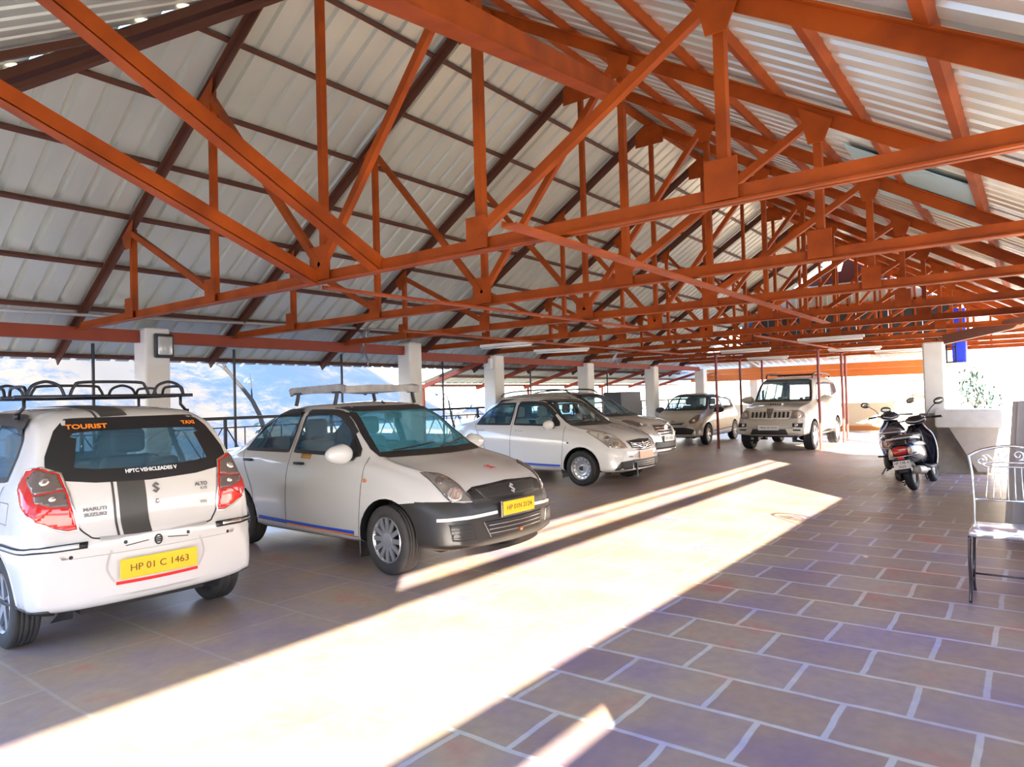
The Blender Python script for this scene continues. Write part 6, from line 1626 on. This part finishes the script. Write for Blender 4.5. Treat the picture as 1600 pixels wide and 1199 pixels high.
    part('fork', lambda bm: [tube(bm, [(.62, s * .075, .22), (.50, s * .06, .60)], .016, 8) for s in (1, -1)], M_GALV)
    hb = bpy.data.objects.new('handlebar', None); link(hb, t); hb.location = (.44, 0, .98); hb.rotation_euler = (0, 0, steer)
    part('handlebar_cowl', lambda bm: loft(bm, [(-.10, .0, .08, .03), (-.07, .01, .14, .05), (.02, .02, .15, .07), (.12, .0, .11, .075), (.16, -.01, .05, .04)], 22), paint, parent=hb)
    part('instrument_panel', lambda bm: loft(bm, [(-.11, .03, .05, .01), (-.085, .045, .10, .02), (0, .08, .10, .015), (.03, .085, .05, .008)], 16), M_RUBBER, parent=hb)
    part('cowl_trim', lambda bm: tube(bm, smoothpath([(-.09, .13, .02), (-.105, .0, -.01), (-.09, -.13, .02)], 6), .012, 6), M_SCOOTS, parent=hb)
    for s in (1, -1):
        part('bar', lambda bm: tube(bm, smoothpath([(0, s * .08, .02), (-.02, s * .18, .03), (-.06, s * .30, .02)], 4), .013, 8), M_RUBBER, parent=hb)
        part('hand_grip', lambda bm: tube(bm, [(-.045, s * .24, .025), (-.08, s * .36, .015)], .019, 10), M_RUBBER, parent=hb)
        part('brake_lever', lambda bm: tube(bm, smoothpath([(0, s * .19, .03), (.02, s * .27, .02), (-.02, s * .37, .0)], 4), .007, 6), M_RUBBER, parent=hb)
        part('mirror_stalk', lambda bm: tube(bm, smoothpath([(-.01, s * .17, .04), (0, s * .20, .12), (0, s * .27, .19), (-.01, s * .33, .23)], 5), .007, 6), M_RUBBER, parent=hb)
        m = part('mirror', lambda bm: blob(bm, (0, 0, 0), 1, .022, .075, .052, 3), M_RUBBER, parent=hb); m.location = (-.01, s * .375, .26); m.rotation_euler = (s * .2, 0, 0)
        g = part('mirror_glass', lambda bm: blob(bm, (0, 0, 0), 1, .004, .062, .042, 2), mat('mirror_glass', (.45, .42, .32), .12, .8), parent=hb); g.location = (-.033, s * .375, .26); g.rotation_euler = (s * .2, 0, 0)
    part('headlamp', lambda bm: loft(bm, [(.12, 0, .08, .05), (.155, -.005, .07, .045), (.175, -.01, .03, .02)], 18), M_LAMPBR, parent=hb)
    return root
sc1 = scooter(M_SCOOT, M_SCOOTB, 'dark blue scooter leaning on its stand with a white rear plate and red tail lamp', steer=math.radians(12))
sc1.location = (12.27, 1.41, 0); sc1.rotation_euler = (math.radians(-11), 0, math.radians(-5.5))
sc2 = copy_tree(sc1)
tag(sc2, 'black scooter mostly hidden behind the leaning dark blue scooter, its mirrors showing above', 'scooter')
sc2.location = (13.75, 1.97, 0); sc2.rotation_euler = (math.radians(-6), 0, math.radians(9))

def chair():
    t = empty('metal_chair', (5.95, .165, 0), 0, 'chromed wrought metal chair with scrollwork back and shiny seat at the right edge', 'chair')
    W2 = .245; m = M_CHROME
    def part(nm, fn, mm=m, parent=t):
        bm = bmesh.new(); fn(bm); return obj(nm, bm, mm, parent, True)
    # front is -x
    bm = rbox(-.215, .20, -W2, W2, .455, .502, .018, 3); obj('seat', bm, mat('polished_seat', (.80, .80, .82), .18, .7), t, True)
    for s in (1, -1):
        part('front_leg', lambda bm: tube(bm, smoothpath([(-.20, s * W2 * .98, .46), (-.205, s * W2, .30), (-.19, s * W2, .12), (-.205, s * W2 * 1.02, 0.0)], 5), .010, 8), M_GALVD)
        part('rear_leg', lambda bm: tube(bm, smoothpath([(.16, s * W2 * .95, .46), (.10, s * W2 * .96, .35), (.02, s * W2 * .97, .18), (.10, s * W2, .08), (.16, s * W2, 0.0)], 5), .010, 8), M_GALVD)
        part('back_post', lambda bm: tube(bm, smoothpath([(.17, s * W2 * .93, .47), (.19, s * W2 * .93, .65), (.22, s * W2 * .97, .85), (.25, s * W2 * 1.06, .985)], 5), .0085, 8))
        part('side_stretcher', lambda bm: tube(bm, [(-.19, s * W2, .13), (.06, s * W2 * .98, .13)], .006, 6), M_GALVD)
    part('front_stretcher', lambda bm: tube(bm, [(.03, -W2, .155), (.03, W2, .155)], .007, 6), M_GALVD)
    part('arched_top_rail', lambda bm: tube(bm, smoothpath([(.25, -W2 * 1.08, .975), (.255, -W2 * .7, 1.025), (.26, 0, 1.055), (.255, W2 * .7, 1.025), (.25, W2 * 1.08, .975)], 7), .011, 8))
    part('lower_back_rail', lambda bm: tube(bm, [(.195, -W2 * .92, .665), (.195, W2 * .92, .665)], .008, 8))
    part('upper_back_rail', lambda bm: (tube(bm, smoothpath([(.235, -W2 * .60, .905), (.235, -W2 * .68, .92), (.237, -W2 * .60, .935), (.237, 0, .935), (.237, W2 * .60, .935), (.235, W2 * .68, .92), (.235, W2 * .60, .905), (.235, 0, .905)], 4, True), .007, 7)))
    for k in range(8):
        y = -W2 * .56 + k * W2 * .16
        part('back_spindle', lambda bm: tube(bm, smoothpath([(.196, y * 1.15, .67), (.215, y * 1.05, .80), (.235, y, .90)], 4), .0045, 6))
    def scroll(bm, cy, cz, r, turns, a0, dr, s):
        pts = []
        for k in range(26):
            u = k / 25; a = a0 + s * turns * 2 * PI * u; rr = r * (1 - .72 * u)
            pts.append((.246, cy + rr * math.cos(a), cz + rr * math.sin(a)))
        tube(bm, pts, .0055, 6)
    for s in (1, -1):
        part('scroll', lambda bm: scroll(bm, s * W2 * .72, .945, .036, 1.25, PI / 2, 0, s))
        part('scroll', lambda bm: scroll(bm, s * W2 * .18, .990, .036, 1.3, -PI / 2, 0, s))
        part('scroll', lambda bm: tube(bm, smoothpath([(.246, s * W2 * .72, .982), (.246, s * W2 * .58, .99), (.246, s * W2 * .45, .955), (.246, s * W2 * .30, .955), (.246, s * W2 * .18, .954)], 4), .0055, 6))
    return t
M_GALVD = mat('dark_polished_iron', (0.12, 0.11, 0.12), 0.25, 0.8)
chair()
